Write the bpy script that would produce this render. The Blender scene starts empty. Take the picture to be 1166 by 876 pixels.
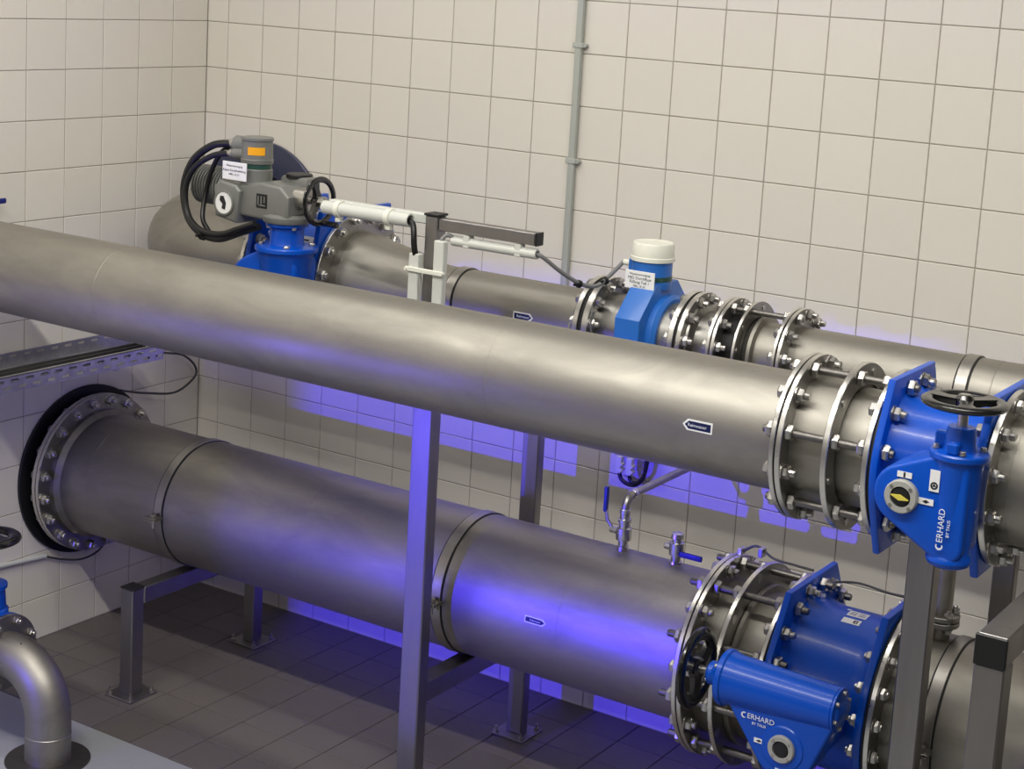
import bpy, bmesh, math, random
from mathutils import Vector, Matrix

# ---------------------------------------------------------------- units
# Geometry is written in "tile" units (one wall tile pitch = 0.2 m), origin at the
# room corner, height 0 at a tile joint; T() turns that into metres with the floor at 0.
U = 0.2
ZF = -12.94
ROW = 1.003
def T(p): return Vector((p[0]*U, p[1]*U, (p[2]-ZF)*U))
def lin(c): return c/12.92 if c <= 0.04045 else ((c+0.055)/1.055)**2.4
def srgb(r, g, b): return (lin(r/255), lin(g/255), lin(b/255), 1.0)

S = bpy.context.scene
COL = S.collection

# ---------------------------------------------------------------- camera
cd = bpy.data.cameras.new('camera'); cam = bpy.data.objects.new('camera', cd); COL.objects.link(cam)
S.camera = cam
cd.sensor_fit = 'HORIZONTAL'; cd.sensor_width = 36.0
cd.lens = 1932.217/1166*36.0
cd.shift_x = (583-599.592)/1166
cd.shift_y = (298.195-438)/1166
cd.clip_start = 0.05; cd.clip_end = 60
def rodrigues(r):
    v = Vector(r); return Matrix.Rotation(v.length, 3, v.normalized())
Rwc = rodrigues((1.6703, 0.5383, -0.3705))          # world -> camera (x right, y down, z forward)
Rcw = Rwc.transposed() @ Matrix(((1,0,0),(0,-1,0),(0,0,-1)))
cam.matrix_world = Matrix.Translation(T((26.3427, -27.8932, 1.493))) @ Rcw.to_4x4()

# ---------------------------------------------------------------- light and exposure
S.view_settings.view_transform = 'Standard'; S.view_settings.look = 'None'
S.view_settings.gamma = 1.0; S.view_settings.exposure = 0.0
W = bpy.data.worlds.new('world'); S.world = W; W.use_nodes = True
W.node_tree.nodes['Background'].inputs[0].default_value = (0.9, 0.92, 1.0, 1)
W.node_tree.nodes['Background'].inputs[1].default_value = 0.05
def ceiling_strip(y, power, color, x=13, sx=5.6, z=8.8, sy=0.12):
    l = bpy.data.lights.new('ceiling_strip', 'AREA'); l.shape = 'RECTANGLE'; l.size = sx; l.size_y = sy
    l.energy = power; l.color = color
    o = bpy.data.objects.new('ceiling_strip', l); COL.objects.link(o); o.location = T((x, y, z))
    return o
WHITE = (1.0, 0.97, 0.90)
ceiling_strip(-17.3, 168, WHITE, 15.5, 4.8)
ceiling_strip(-38.0, 95, WHITE)
ceiling_strip(-8.0, 54, WHITE)

# blue floodlights low on the camera side of the room
def blue_flood(loc, target, power, size, blend, radius, color):
    bl = bpy.data.lights.new('blue_floodlight', 'SPOT'); bl.energy = power; bl.color = color
    bl.spot_size = math.radians(size); bl.spot_blend = blend; bl.shadow_soft_size = radius
    o = bpy.data.objects.new('blue_floodlight', bl); COL.objects.link(o); o.location = T(loc)
    o.rotation_euler = (T(target)-T(loc)).to_track_quat('-Z', 'Y').to_euler()
FLOOD = (9.6, -16.0, -7.96)                          # this one sits in the hood built further down
blue_flood(FLOOD, (9.8, 0, -8.2), 345, 100, 0.05, 0.006, (0.04, 0.015, 1.0))
blue_flood((3.0, -17.0, -9.0), (11.0, 0, -8.5), 46, 120, 0.6, 0.25, (0.10, 0.07, 1.0))

# ---------------------------------------------------------------- materials
def new_mat(name):
    m = bpy.data.materials.new(name); m.use_nodes = True
    return m, m.node_tree, m.node_tree.nodes['Principled BSDF']
def plain(name, col, rough=0.5, metal=0.0, bump=0.0, bscale=300.0, coat=0.0, var=0.0):
    m, nt, b = new_mat(name)
    b.inputs['Base Color'].default_value = col; b.inputs['Roughness'].default_value = rough
    b.inputs['Metallic'].default_value = metal
    if coat: b.inputs['Coat Weight'].default_value = coat; b.inputs['Coat Roughness'].default_value = 0.12
    tc = nt.nodes.new('ShaderNodeTexCoord')
    n = nt.nodes.new('ShaderNodeTexNoise'); n.inputs['Scale'].default_value = bscale; n.inputs['Detail'].default_value = 4
    nt.links.new(tc.outputs['Object'], n.inputs['Vector'])
    if bump:
        bp = nt.nodes.new('ShaderNodeBump'); bp.inputs['Strength'].default_value = bump; bp.inputs['Distance'].default_value = 0.002
        nt.links.new(n.outputs['Fac'], bp.inputs['Height']); nt.links.new(bp.outputs['Normal'], b.inputs['Normal'])
    mr = nt.nodes.new('ShaderNodeMapRange'); mr.inputs['To Min'].default_value = max(0.02, rough-0.06); mr.inputs['To Max'].default_value = min(1, rough+0.06)
    nt.links.new(n.outputs['Fac'], mr.inputs['Value']); nt.links.new(mr.outputs['Result'], b.inputs['Roughness'])
    return m
def steel(name, col, rough, stretch=(1, 1, 1), contrast=0.25, scale=6.0, bump=0.02):
    """pickled / brushed stainless: cloudy tone and roughness, fine directional grain"""
    m, nt, b = new_mat(name); L = nt.links.new; N = nt.nodes.new
    b.inputs['Metallic'].default_value = 1.0
    tc = N('ShaderNodeTexCoord'); mp = N('ShaderNodeMapping'); mp.inputs['Scale'].default_value = stretch
    L(tc.outputs['Object'], mp.inputs['Vector'])
    n1 = N('ShaderNodeTexNoise'); n1.inputs['Scale'].default_value = scale; n1.inputs['Detail'].default_value = 6; n1.inputs['Roughness'].default_value = 0.6; n1.inputs['Distortion'].default_value = 0.6
    L(mp.outputs['Vector'], n1.inputs['Vector'])
    n2 = N('ShaderNodeTexNoise'); n2.inputs['Scale'].default_value = 190; n2.inputs['Detail'].default_value = 3
    mp2 = N('ShaderNodeMapping'); mp2.inputs['Scale'].default_value = (0.06 if stretch[0] < 1 else 1, 1, 1)
    L(tc.outputs['Object'], mp2.inputs['Vector']); L(mp2.outputs['Vector'], n2.inputs['Vector'])
    cr = N('ShaderNodeMapRange'); cr.inputs['From Min'].default_value = 0.3; cr.inputs['From Max'].default_value = 0.7
    cr.inputs['To Min'].default_value = 1-contrast; cr.inputs['To Max'].default_value = 1.0
    L(n1.outputs['Fac'], cr.inputs['Value'])
    mx = N('ShaderNodeMix'); mx.data_type = 'RGBA'; mx.blend_type = 'MULTIPLY'; mx.inputs['Factor'].default_value = 1.0
    mx.inputs['A'].default_value = col; L(cr.outputs['Result'], mx.inputs['B']); L(mx.outputs['Result'], b.inputs['Base Color'])
    rr = N('ShaderNodeMapRange'); rr.inputs['From Min'].default_value = 0.3; rr.inputs['From Max'].default_value = 0.7
    rr.inputs['To Min'].default_value = rough+0.07; rr.inputs['To Max'].default_value = rough-0.05
    L(n1.outputs['Fac'], rr.inputs['Value']); L(rr.outputs['Result'], b.inputs['Roughness'])
    bp = N('ShaderNodeBump'); bp.inputs['Strength'].default_value = bump*5; bp.inputs['Distance'].default_value = 0.0006
    L(n2.outputs['Fac'], bp.inputs['Height']); L(bp.outputs['Normal'], b.inputs['Normal'])
    return m
def tile_mat(name, col, rough, spread, bump=0.12):
    m, nt, b = new_mat(name); L = nt.links.new; N = nt.nodes.new
    oi = N('ShaderNodeObjectInfo'); tc = N('ShaderNodeTexCoord')
    n = N('ShaderNodeTexNoise'); n.inputs['Scale'].default_value = 22; n.inputs['Detail'].default_value = 5
    L(tc.outputs['Object'], n.inputs['Vector'])
    a = N('ShaderNodeMath'); a.operation = 'MULTIPLY_ADD'; a.inputs[1].default_value = spread; a.inputs[2].default_value = 1-spread
    L(oi.outputs['Random'], a.inputs[0])
    a2 = N('ShaderNodeMath'); a2.operation = 'MULTIPLY_ADD'; a2.inputs[1].default_value = spread*0.9; L(n.outputs['Fac'], a2.inputs[0]); L(a.outputs[0], a2.inputs[2])
    mx = N('ShaderNodeMix'); mx.data_type = 'RGBA'; mx.blend_type = 'MULTIPLY'; mx.inputs['Factor'].default_value = 1.0
    mx.inputs['A'].default_value = col; L(a2.outputs[0], mx.inputs['B']); L(mx.outputs['Result'], b.inputs['Base Color'])
    b.inputs['Roughness'].default_value = rough
    n2 = N('ShaderNodeTexNoise'); n2.inputs['Scale'].default_value = 60; L(tc.outputs['Object'], n2.inputs['Vector'])
    bp = N('ShaderNodeBump'); bp.inputs['Strength'].default_value = bump; bp.inputs['Distance'].default_value = 0.001
    L(n2.outputs['Fac'], bp.inputs['Height']); L(bp.outputs['Normal'], b.inputs['Normal'])
    return m
M = {}
M['wall_tile'] = tile_mat('cream_wall_tile', srgb(226, 221, 211), 0.40, 0.035)
M['floor_tile'] = tile_mat('brown_grey_floor_tile', srgb(99, 93, 90), 0.55, 0.10, 0.3)
M['grout'] = plain('wall_grout', srgb(164, 158, 148), 0.9, bump=0.2)
M['floor_grout'] = plain('floor_grout', srgb(52, 49, 47), 0.9, bump=0.2)
M['plaster'] = plain('white_plaster', srgb(170, 168, 164), 0.85)
M['dark_plaster'] = plain('grey_room_wall', srgb(96, 95, 94), 0.8)
M['slab'] = plain('grey_coated_slab', srgb(152, 154, 156), 0.5, bump=0.05, bscale=40)
M['pipe'] = steel('pickled_stainless_pipe', (0.40, 0.38, 0.34, 1), 0.50, (0.35, 1, 1), 0.27, 7)
M['flange'] = steel('turned_stainless_flange', (0.34, 0.33, 0.31, 1), 0.40, (1, 1, 1), 0.12, 10)
M['rim'] = steel('turned_bright_rim', (0.74, 0.72, 0.68, 1), 0.30, (1, 1, 1), 0.08, 20)
M['bolt'] = steel('stainless_bolt', (0.52, 0.505, 0.48, 1), 0.34, (1, 1, 1), 0.1, 40, 0.0)
M['rod'] = steel('threaded_rod_steel', (0.20, 0.19, 0.18, 1), 0.42, (1, 1, 1), 0.15, 60, 0.05)
M['frame'] = steel('brushed_stainless_tube', (0.31, 0.295, 0.29, 1), 0.42, (1, 1, 0.2), 0.12, 12)
M['band'] = steel('stainless_strap', (0.42, 0.40, 0.37, 1), 0.38, (1, 1, 1), 0.15, 12)
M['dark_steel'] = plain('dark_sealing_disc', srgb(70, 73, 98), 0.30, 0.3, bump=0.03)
M['rubber'] = plain('black_gasket_rubber', srgb(16, 16, 18), 0.55, bump=0.05)
M['blue'] = plain('blue_epoxy_paint', srgb(0, 76, 188), 0.33, bump=0.10, bscale=55, coat=0.15)
M['blue'].node_tree.nodes['Principled BSDF'].inputs['Specular IOR Level'].default_value = 0.32
M['meter_blue'] = plain('light_blue_meter_paint', srgb(36, 104, 190), 0.42, bump=0.05, bscale=80, coat=0.15)
M['black'] = plain('black_gloss_handwheel', srgb(13, 13, 14), 0.25, bump=0.04, bscale=60, coat=0.5)
M['black_plastic'] = plain('black_plastic', srgb(18, 18, 20), 0.45)
M['cable'] = plain('black_cable', srgb(15, 15, 17), 0.4)
M['grey_cable'] = plain('grey_cable', srgb(120, 120, 120), 0.5)
M['thin_cable'] = plain('dark_grey_cable', srgb(60, 60, 64), 0.5)
M['grey_paint'] = plain('grey_actuator_paint', srgb(122, 123, 120), 0.42, 0.25, bump=0.06, bscale=90)
M['dial_grey'] = plain('light_grey_dial', srgb(164, 164, 158), 0.45, bump=0.05)
M['white_plastic'] = plain('white_plastic', srgb(226, 226, 214), 0.38)
M['conduit'] = plain('light_grey_conduit', srgb(206, 208, 202), 0.45)
M['wall_conduit'] = plain('grey_wall_conduit', srgb(178, 182, 176), 0.45)
M['sticker'] = plain('white_sticker', srgb(236, 236, 236), 0.4)
M['ink'] = plain('black_ink', srgb(28, 28, 34), 0.5)
M['navy'] = plain('navy_label', srgb(14, 24, 74), 0.35)
M['navy_lever'] = plain('navy_lever_sleeve', srgb(24, 34, 120), 0.4)
M['white_ink'] = plain('white_lettering', srgb(226, 230, 240), 0.4)
M['orange'] = plain('orange_sticker', srgb(244, 170, 24), 0.45)
M['yellow'] = plain('yellow_pointer', srgb(214, 200, 84), 0.45)
M['green'] = plain('dark_green_band', srgb(38, 74, 66), 0.4)
M['zinc'] = steel('galvanised_sheet', (0.62, 0.62, 0.63, 1), 0.42, (1, 1, 1), 0.25, 30)
M['brass'] = steel('nickel_plated_brass', (0.55, 0.54, 0.52, 1), 0.25, (1, 1, 1), 0.1, 40, 0.0)

# ---------------------------------------------------------------- mesh helpers
def frame_of(d):
    d = Vector(d).normalized()
    if abs(d.x) > 0.999: u = Vector((0, -1, 0)); v = Vector((0, 0, 1))
    elif abs(d.z) > 0.999: u = Vector((1, 0, 0)); v = Vector((0, 1, 0))
    else:
        u = d.cross(Vector((0, 0, 1))).normalized(); v = Vector((0, 0, 1)) if abs(d.z) < 1e-6 else u.cross(d).normalized()
    return u, v, d
class MB:
    def __init__(s): s.v = []; s.f = []; s.m = []; s.mi = 0
    def face(s, idx): s.f.append(tuple(idx)); s.m.append(s.mi)
    def lathe(s, o, d, prof, seg=32, loop=False, a0=0.0):
        o = Vector(o); u, v, d = frame_of(d); rings = []
        for t, r in prof:
            c = o+d*t
            if r < 1e-6:
                s.v.append(c); rings.append([len(s.v)-1])
            else:
                b = len(s.v)
                for k in range(seg):
                    a = a0+2*math.pi*k/seg; s.v.append(c+u*(r*math.cos(a))+v*(r*math.sin(a)))
                rings.append(list(range(b, b+seg)))
        pairs = list(zip(rings, rings[1:]))+([(rings[-1], rings[0])] if loop else [])
        for A, B in pairs:
            for k in range(seg):
                k2 = (k+1) % seg
                if len(A) == 1 and len(B) == 1: continue
                if len(A) == 1: s.face((A[0], B[k2], B[k]))
                elif len(B) == 1: s.face((A[k], A[k2], B[0]))
                else: s.face((A[k], A[k2], B[k2], B[k]))
        return s
    def cyl(s, p0, p1, r, seg=24, bev=0.0, r1=None):
        p0 = Vector(p0); d = Vector(p1)-p0; L = d.length; r1 = r if r1 is None else r1
        if bev: prof = [(0, 0), (0, r-bev), (bev, r), (L-bev, r1), (L, r1-bev), (L, 0)]
        else: prof = [(0, 0), (0, r), (L, r1), (L, 0)]
        return s.lathe(p0, d, prof, seg)
    def annulus(s, o, d, t0, t1, ri, ro, seg=64, bev=0.012):
        return s.lathe(o, d, [(t0, ri), (t0, ro-bev), (t0+bev, ro), (t1-bev, ro), (t1, ro-bev), (t1, ri)], seg, loop=True)
    def bm_add(s, bm):
        b = len(s.v); bm.verts.ensure_lookup_table(); bm.verts.index_update()
        s.v += [w.co.copy() for w in bm.verts]
        for f in bm.faces: s.face([b+w.index for w in f.verts])
        bm.free(); return s
    def box(s, lo, hi, bev=0.0, seg=1):
        bm = bmesh.new(); bmesh.ops.create_cube(bm, size=1)
        for w in bm.verts:
            for i in range(3): w.co[i] = (lo[i]+hi[i])/2+w.co[i]*(hi[i]-lo[i])
        if bev: bmesh.ops.bevel(bm, geom=bm.edges[:], offset=bev, segments=seg, affect='EDGES', profile=0.5)
        return s.bm_add(bm)
    def prism(s, poly, fn, d0, d1, bev=0.0, seg=2, ends='both'):
        """poly in 2D; fn(a,b,t) -> point; extruded from t=d0 to t=d1"""
        bm = bmesh.new()
        A = [bm.verts.new(fn(a, b, d0)) for a, b in poly]; B = [bm.verts.new(fn(a, b, d1)) for a, b in poly]
        n = len(poly); bm.faces.new(A); fb = bm.faces.new(B[::-1])
        for k in range(n): bm.faces.new((A[k], B[k], B[(k+1) % n], A[(k+1) % n]))
        bmesh.ops.recalc_face_normals(bm, faces=bm.faces[:])
        if bev:
            eds = [e for e in bm.edges if (e.verts[0] in B and e.verts[1] in B) or (ends == 'both' and e.verts[0] in A and e.verts[1] in A)]
            bmesh.ops.bevel(bm, geom=eds, offset=bev, segments=seg, affect='EDGES', profile=0.5)
        return s.bm_add(bm)
    def tube(s, path, r, seg=10, caps=True):
        P = [Vector(p) for p in path]; n = len(P); rings = []
        t0 = (P[1]-P[0]).normalized(); up = Vector((0, 0, 1)) if abs(t0.z) < 0.9 else Vector((1, 0, 0))
        u = t0.cross(up).normalized()
        for i in range(n):
            t = ((P[min(i+1, n-1)]-P[i]).normalized()+(P[i]-P[max(i-1, 0)]).normalized())
            t = t.normalized() if t.length > 1e-9 else t0
            u = (u-t*u.dot(t)).normalized(); w = t.cross(u); b = len(s.v)
            for k in range(seg):
                a = 2*math.pi*k/seg; s.v.append(P[i]+u*(r*math.cos(a))+w*(r*math.sin(a)))
            rings.append(list(range(b, b+seg)))
        for A, B in zip(rings, rings[1:]):
            for k in range(seg): s.face((A[k], A[(k+1) % seg], B[(k+1) % seg], B[k]))
        if caps: s.face(rings[0][::-1]); s.face(rings[-1])
        return s
    def quad(s, a, b, c, d):
        n = len(s.v); s.v += [Vector(a), Vector(b), Vector(c), Vector(d)]; s.face((n, n+1, n+2, n+3)); return s
def spline(pts, n=10):
    P = [Vector(p) for p in pts]; P = [2*P[0]-P[1]]+P+[2*P[-1]-P[-2]]; out = []
    for i in range(1, len(P)-2):
        a, b, c, d = P[i-1:i+3]
        for k in range(n):
            t = k/n; out.append(0.5*((2*b)+(c-a)*t+(2*a-5*b+4*c-d)*t*t+(3*b-a-3*c+d)*t**3))
    out.append(P[-2]); return out
ORG = {}
def mesh_of(mb, mats, org, name, smooth=True, angle=32):
    me = bpy.data.meshes.new(name)
    me.from_pydata([tuple((Vector(v)-Vector(org))*U) for v in mb.v], [], mb.f)
    for m in (mats if isinstance(mats, (list, tuple)) else [mats]): me.materials.append(m)
    me.polygons.foreach_set('material_index', mb.m)
    bm = bmesh.new(); bm.from_mesh(me); bmesh.ops.recalc_face_normals(bm, faces=bm.faces[:]); bm.to_mesh(me); bm.free()
    if smooth:
        me.polygons.foreach_set('use_smooth', [True]*len(me.polygons)); me.set_sharp_from_angle(angle=math.radians(angle))
    me.update(); return me
def tag(o, label, cat, group=None, kind=None):
    o['label'] = label; o['category'] = cat
    if group: o['group'] = group
    if kind: o['kind'] = kind
    return o
def thing(name, label, cat, base, group=None):
    o = bpy.data.objects.new(name, None); o.empty_display_size = 0.05; COL.objects.link(o)
    o.location = T(base); ORG[o.name] = Vector(base); return tag(o, label, cat, group)
def part(name, mb, mat, parent, label=None, kind=None, angle=32):
    org = ORG[parent.name]
    o = bpy.data.objects.new(name, mesh_of(mb, mat, org, name, angle=angle)); COL.objects.link(o); o.parent = parent
    ORG[o.name] = org
    if label: o['label'] = label
    if kind: o['kind'] = kind
    return o
def solo(name, mb, mat, label, cat, base, group=None, kind=None):
    o = bpy.data.objects.new(name, mesh_of(mb, mat, base, name)); COL.objects.link(o); o.location = T(base)
    ORG[o.name] = Vector(base); return tag(o, label, cat, group, kind)
def place(name, me, at, parent, rot=(0, 0, 0)):
    o = bpy.data.objects.new(name, me); COL.objects.link(o); o.parent = parent
    o.location = (Vector(at)-ORG[parent.name])*U; o.rotation_euler = rot; ORG[o.name] = Vector(at); return o
def text_mesh(txt, size, mat, ext=0.004, align='CENTER'):
    c = bpy.data.curves.new('t', 'FONT'); c.body = txt; c.size = size*U; c.extrude = ext*U; c.align_x = align; c.align_y = 'CENTER'
    c.resolution_u = 3
    o = bpy.data.objects.new('t', c); COL.objects.link(o); bpy.context.view_layer.update()
    me = bpy.data.meshes.new_from_object(o.evaluated_get(bpy.context.evaluated_depsgraph_get()))
    bpy.data.objects.remove(o); bpy.data.curves.remove(c); me.materials.clear(); me.materials.append(mat); me.name = 'lettering'
    return me
FACE_FRONT = (math.pi/2, 0, 0)                      # text plane facing -y, reading along +x

# ---------------------------------------------------------------- the room shell
WALLX, WALLY, CEIL = 33.0, -44.0, 9.2
def slab(name, lo, hi, mat, label, cat):
    base = ((lo[0]+hi[0])/2, (lo[1]+hi[1])/2, lo[2])
    return solo(name, MB().box(lo, hi), mat, label, cat, base, kind='structure')
GB = 0.015                                           # grout lies this far behind the tile faces
wall_back = slab('wall_back', (-1, GB, ZF-0.3), (WALLX+1, 1, CEIL+0.3), M['grout'], 'cream tiled wall running behind all the steel pipes', 'wall')
wall_left = slab('wall_left', (-1, WALLY, ZF-0.3), (-GB, GB, CEIL+0.3), M['grout'], 'cream tiled end wall at left where the lower pipe enters', 'wall')
wall_right = slab('wall_right', (WALLX, WALLY, ZF-0.3), (WALLX+1, GB, CEIL+0.3), M['dark_plaster'], 'plain wall closing the room beyond the right frame edge', 'wall')
wall_front = slab('wall_front', (-1, WALLY-1, ZF-0.3), (WALLX+1, WALLY, CEIL+0.3), M['dark_plaster'], 'plain wall behind the viewer opposite the tiled wall', 'wall')
ceiling = slab('ceiling', (-1, WALLY, CEIL), (WALLX+1, GB, CEIL+0.5), M['plaster'], 'plain white ceiling above the pipe room', 'ceiling')
floor = slab('floor', (-1, WALLY, ZF-0.5), (WALLX+1, GB, ZF-GB), M['floor_grout'], 'brown grey tiled floor under the pipes', 'floor')
GAP = 0.018
_tm = {}
def tile_mesh(w, h, mat, axis):
    """a tile w x h with chamfered face; front face at 0, lying in the plane of `axis`"""
    k = (round(w, 4), round(h, 4), axis, mat.name)
    if k in _tm: return _tm[k]
    t, b = 0.05, 0.008; mb = MB()
    a, c = w/2-GAP/2, h/2-GAP/2
    def P(u, v, d):
        if axis == 'y': return (u, d, v)
        if axis == 'x': return (-d, u, v)
        return (u, v, -d)
    R0 = [(-a+b, -c+b), (a-b, -c+b), (a-b, c-b), (-a+b, c-b)]; R1 = [(-a, -c), (a, -c), (a, c), (-a, c)]
    mb.v = [Vector(P(*p, 0)) for p in R0]+[Vector(P(*p, b)) for p in R1]+[Vector(P(*p, t)) for p in R1]
    mb.face((0, 1, 2, 3))
    for i in range(4):
        j = (i+1) % 4; mb.face((i, 4+i, 4+j, j)); mb.face((4+i, 8+i, 8+j, 4+j))
    _tm[k] = mesh_of(mb, mat, (0, 0, 0), 'tile', smooth=False); return _tm[k]
def merge(mb, me, at):
    b = len(mb.v); mb.v += [Vector(v.co)/U+Vector(at) for v in me.vertices]
    for p in me.polygons: mb.face([b+i for i in p.vertices])
rnd = random.Random(4)
zl = [CEIL]+[-k*ROW for k in range(-9, 13)]+[ZF]     # horizontal joints of both walls
zl = [z for z in zl if z <= CEIL and z >= ZF]
xl = [0.0]+[0.6035+i for i in range(0, 33)]
yl = [0.0]+[-0.05-j for j in range(1, 45)]
rest_b, rest_l, rest_f = MB(), MB(), MB()
for zi in range(len(zl)-1):
    z1, z0 = zl[zi], zl[zi+1]
    zc, h = (z0+z1)/2, z1-z0
    for i in range(len(xl)-1):
        x0, x1 = xl[i], min(xl[i+1], WALLX); w = x1-x0
        if w < 0.05: continue
        me = tile_mesh(w, h, M['wall_tile'], 'y'); at = ((x0+x1)/2, 0.0, zc)
        hidden = (-11.6 < zc < -8.9 and 2 < at[0] < 14) or (-4.6 < zc < -3.6 and 7 < at[0] < 9)
        if zc < 2.3 and at[0] < 20.2 and not hidden:
            place('tile', me, (at[0], rnd.uniform(-0.002, 0.002), at[2]), wall_back, (rnd.uniform(-.0012, .0012), 0, rnd.uniform(-.0012, .0012)))
        else: merge(rest_b, me, at)
    for j in range(len(yl)-1):
        y1, y0 = yl[j], yl[j+1]; w = y1-y0
        me = tile_mesh(w, h, M['wall_tile'], 'x'); at = (0.0, (y0+y1)/2, zc)
        if zc < 2.3 and at[1] > -7.2:
            place('tile', me, (rnd.uniform(-0.002, 0.002), at[1], at[2]), wall_left, (0, rnd.uniform(-.0012, .0012), rnd.uniform(-.0012, .0012)))
        else: merge(rest_l, me, at)
EDGE = -6.80                                         # where the tiles end and the coated slab begins
fx = [0.0]+[-0.07+k for k in range(1, 34)]
fy = [0.0, -0.90]+[-0.90-0.985*k for k in range(1, 6)]+[EDGE]
for i in range(len(fx)-1):
    for j in range(len(fy)-1):
        x0, x1, y1, y0 = fx[i], min(fx[i+1], WALLX), fy[j], fy[j+1]
        me = tile_mesh(x1-x0, y1-y0, M['floor_tile'], 'z'); at = ((x0+x1)/2, (y0+y1)/2, ZF)
        if x1 < 14.5: place('tile', me, at, floor, (rnd.uniform(-.0015, .0015), rnd.uniform(-.0015, .0015), 0))
        else: merge(rest_f, me, at)
part('tile_field', rest_b, M['wall_tile'], wall_back, kind='stuff')
part('tile_field', rest_l, M['wall_tile'], wall_left, kind='stuff')
part('tile_field', rest_f, M['floor_tile'], floor, kind='stuff')
solo('floor', MB().box((0, WALLY, ZF-0.3), (WALLX, EDGE-0.03, ZF+0.01), 0.006), M['slab'], 'smooth light grey slab at bottom left in front of the floor tiles', 'floor', (WALLX/2, -20, ZF), kind='structure')

# ---------------------------------------------------------------- pipework helpers
LOW = (-3.40, -9.47); UP = (-7.33, -4.375); REAR = (-3.55, -4.295)
_bolts = {}
def bolt_mesh(kind, grip, s, ext=0.10):
    """hex bolt along +x through a stack of thickness grip (centred): head on the left, nut + thread on the right"""
    s *= 0.76; k = (kind, round(grip, 3), round(s, 3), round(ext, 3))
    if k in _bolts: return _bolts[k]
    mb = MB(); g = grip/2; X = (1, 0, 0)
    def hexa(a, b, r): mb.lathe((0, 0, 0), X, [(a, 0), (a, r*.86), (a+.25*(b-a), r), (b-.25*(b-a), r), (b, r*.86), (b, 0)], 6)
    def wash(a, b): mb.lathe((0, 0, 0), X, [(a, 0), (a, s*1.06), (b, s*1.06), (b, 0)], 16)
    r = s*0.92
    if kind == 'bolt':
        wash(-g-.015, -g); hexa(-g-.015-s*.75, -g-.015, r)
    else:                                             # stud: nut and thread on both sides
        wash(-g-.015, -g); hexa(-g-.015-s*.8, -g-.015, r); mb.lathe((0, 0, 0), X, [(-g-s*.8-ext, 0), (-g-s*.8-ext, s*.45), (-g-.2*s, s*.5)], 10)
    wash(g, g+.015); hexa(g+.015, g+.015+s*.85, r)
    mb.lathe((0, 0, 0), X, [(g+.1*s, s*.5), (g+s*.85+ext*.8, s*.5), (g+s*.85+ext, s*.4), (g+s*.85+ext, 0)], 10)
    mb.lathe((0, 0, 0), X, [(-g, s*.5), (g, s*.5)], 8)
    _bolts[k] = mesh_of(mb, M['bolt'], (0, 0, 0), 'bolt', smooth=False); return _bolts[k]
def polar(ax, R, deg): a = math.radians(deg); return (ax[0]-R*math.cos(a), ax[1]+R*math.sin(a))
def bolts(parent, ax, xa, xb, R, angles, s, kind='bolt', ext=0.09):
    me = bolt_mesh(kind, xb-xa, s, ext)
    for d in angles:
        y, z = polar(ax, R, d); place('bolt', me, ((xa+xb)/2, y, z), parent, (math.radians(d*3.7 % 60), 0, 0))
def barrel(parent, ax, x0, x1, r, mat=None, name='barrel', wall=0.03):
    return part(name, MB().lathe((0, ax[0], ax[1]), (1, 0, 0), [(x0, r-wall), (x0, r), (x1, r), (x1, r-wall)], 96, loop=True), mat or M['pipe'], parent)
def flange(parent, ax, x0, x1, ri, ro, name='flange'):
    """plate flange: turned bright rim, duller faces"""
    mb = MB().annulus((0, ax[0], ax[1]), (1, 0, 0), x0, x1, ri, ro, 96, 0.008); n = 96
    for b in (1, 2, 3): mb.m[b*n:(b+1)*n] = [1]*n
    return part(name, mb, [M['flange'], M['rim']], parent)
def gasket(parent, ax, x0, x1, ri, ro):
    return part('gasket', MB().annulus((0, ax[0], ax[1]), (1, 0, 0), x0, x1, ri, ro, 64, 0.003), M['rubber'], parent)
def seam(parent, ax, x, r):
    return part('weld_seam', MB().lathe((0, ax[0], ax[1]), (1, 0, 0), [(x-.014, r-.004), (x-.006, r+.003), (x+.006, r+.003), (x+.014, r-.004)], 96), M['pipe'], parent)
def tie_rods(parent, ax, R, angles, xa, xb, s, nuts):
    """threaded rods with a nut at every x in nuts (x, side) ; side +1 = nut to the right"""
    s *= 0.80
    rm = mesh_of(MB().lathe((0, 0, 0), (1, 0, 0), [(xa, 0), (xa, s*.42), (xa+.02, s*.5), (xb-.02, s*.5), (xb, s*.42), (xb, 0)], 12), M['rod'], (0, 0, 0), 'tie_rod')
    nb = MB(); L = s*.85
    nb.lathe((0, 0, 0), (1, 0, 0), [(0, 0), (0, s*.88), (.25*L, s), (.75*L, s), (L, s*.88), (L, 0)], 6)
    nm = mesh_of(nb, M['bolt'], (0, 0, 0), 'nut', smooth=False)
    for d in angles:
        y, z = polar(ax, R, d); ro = place('tie_rod', rm, (0, y, z), parent)
        for x, sd in nuts: place('nut', nm, (x if sd > 0 else x-L, y, z), ro, (math.radians(d*2.3 % 60), 0, 0))
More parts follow.
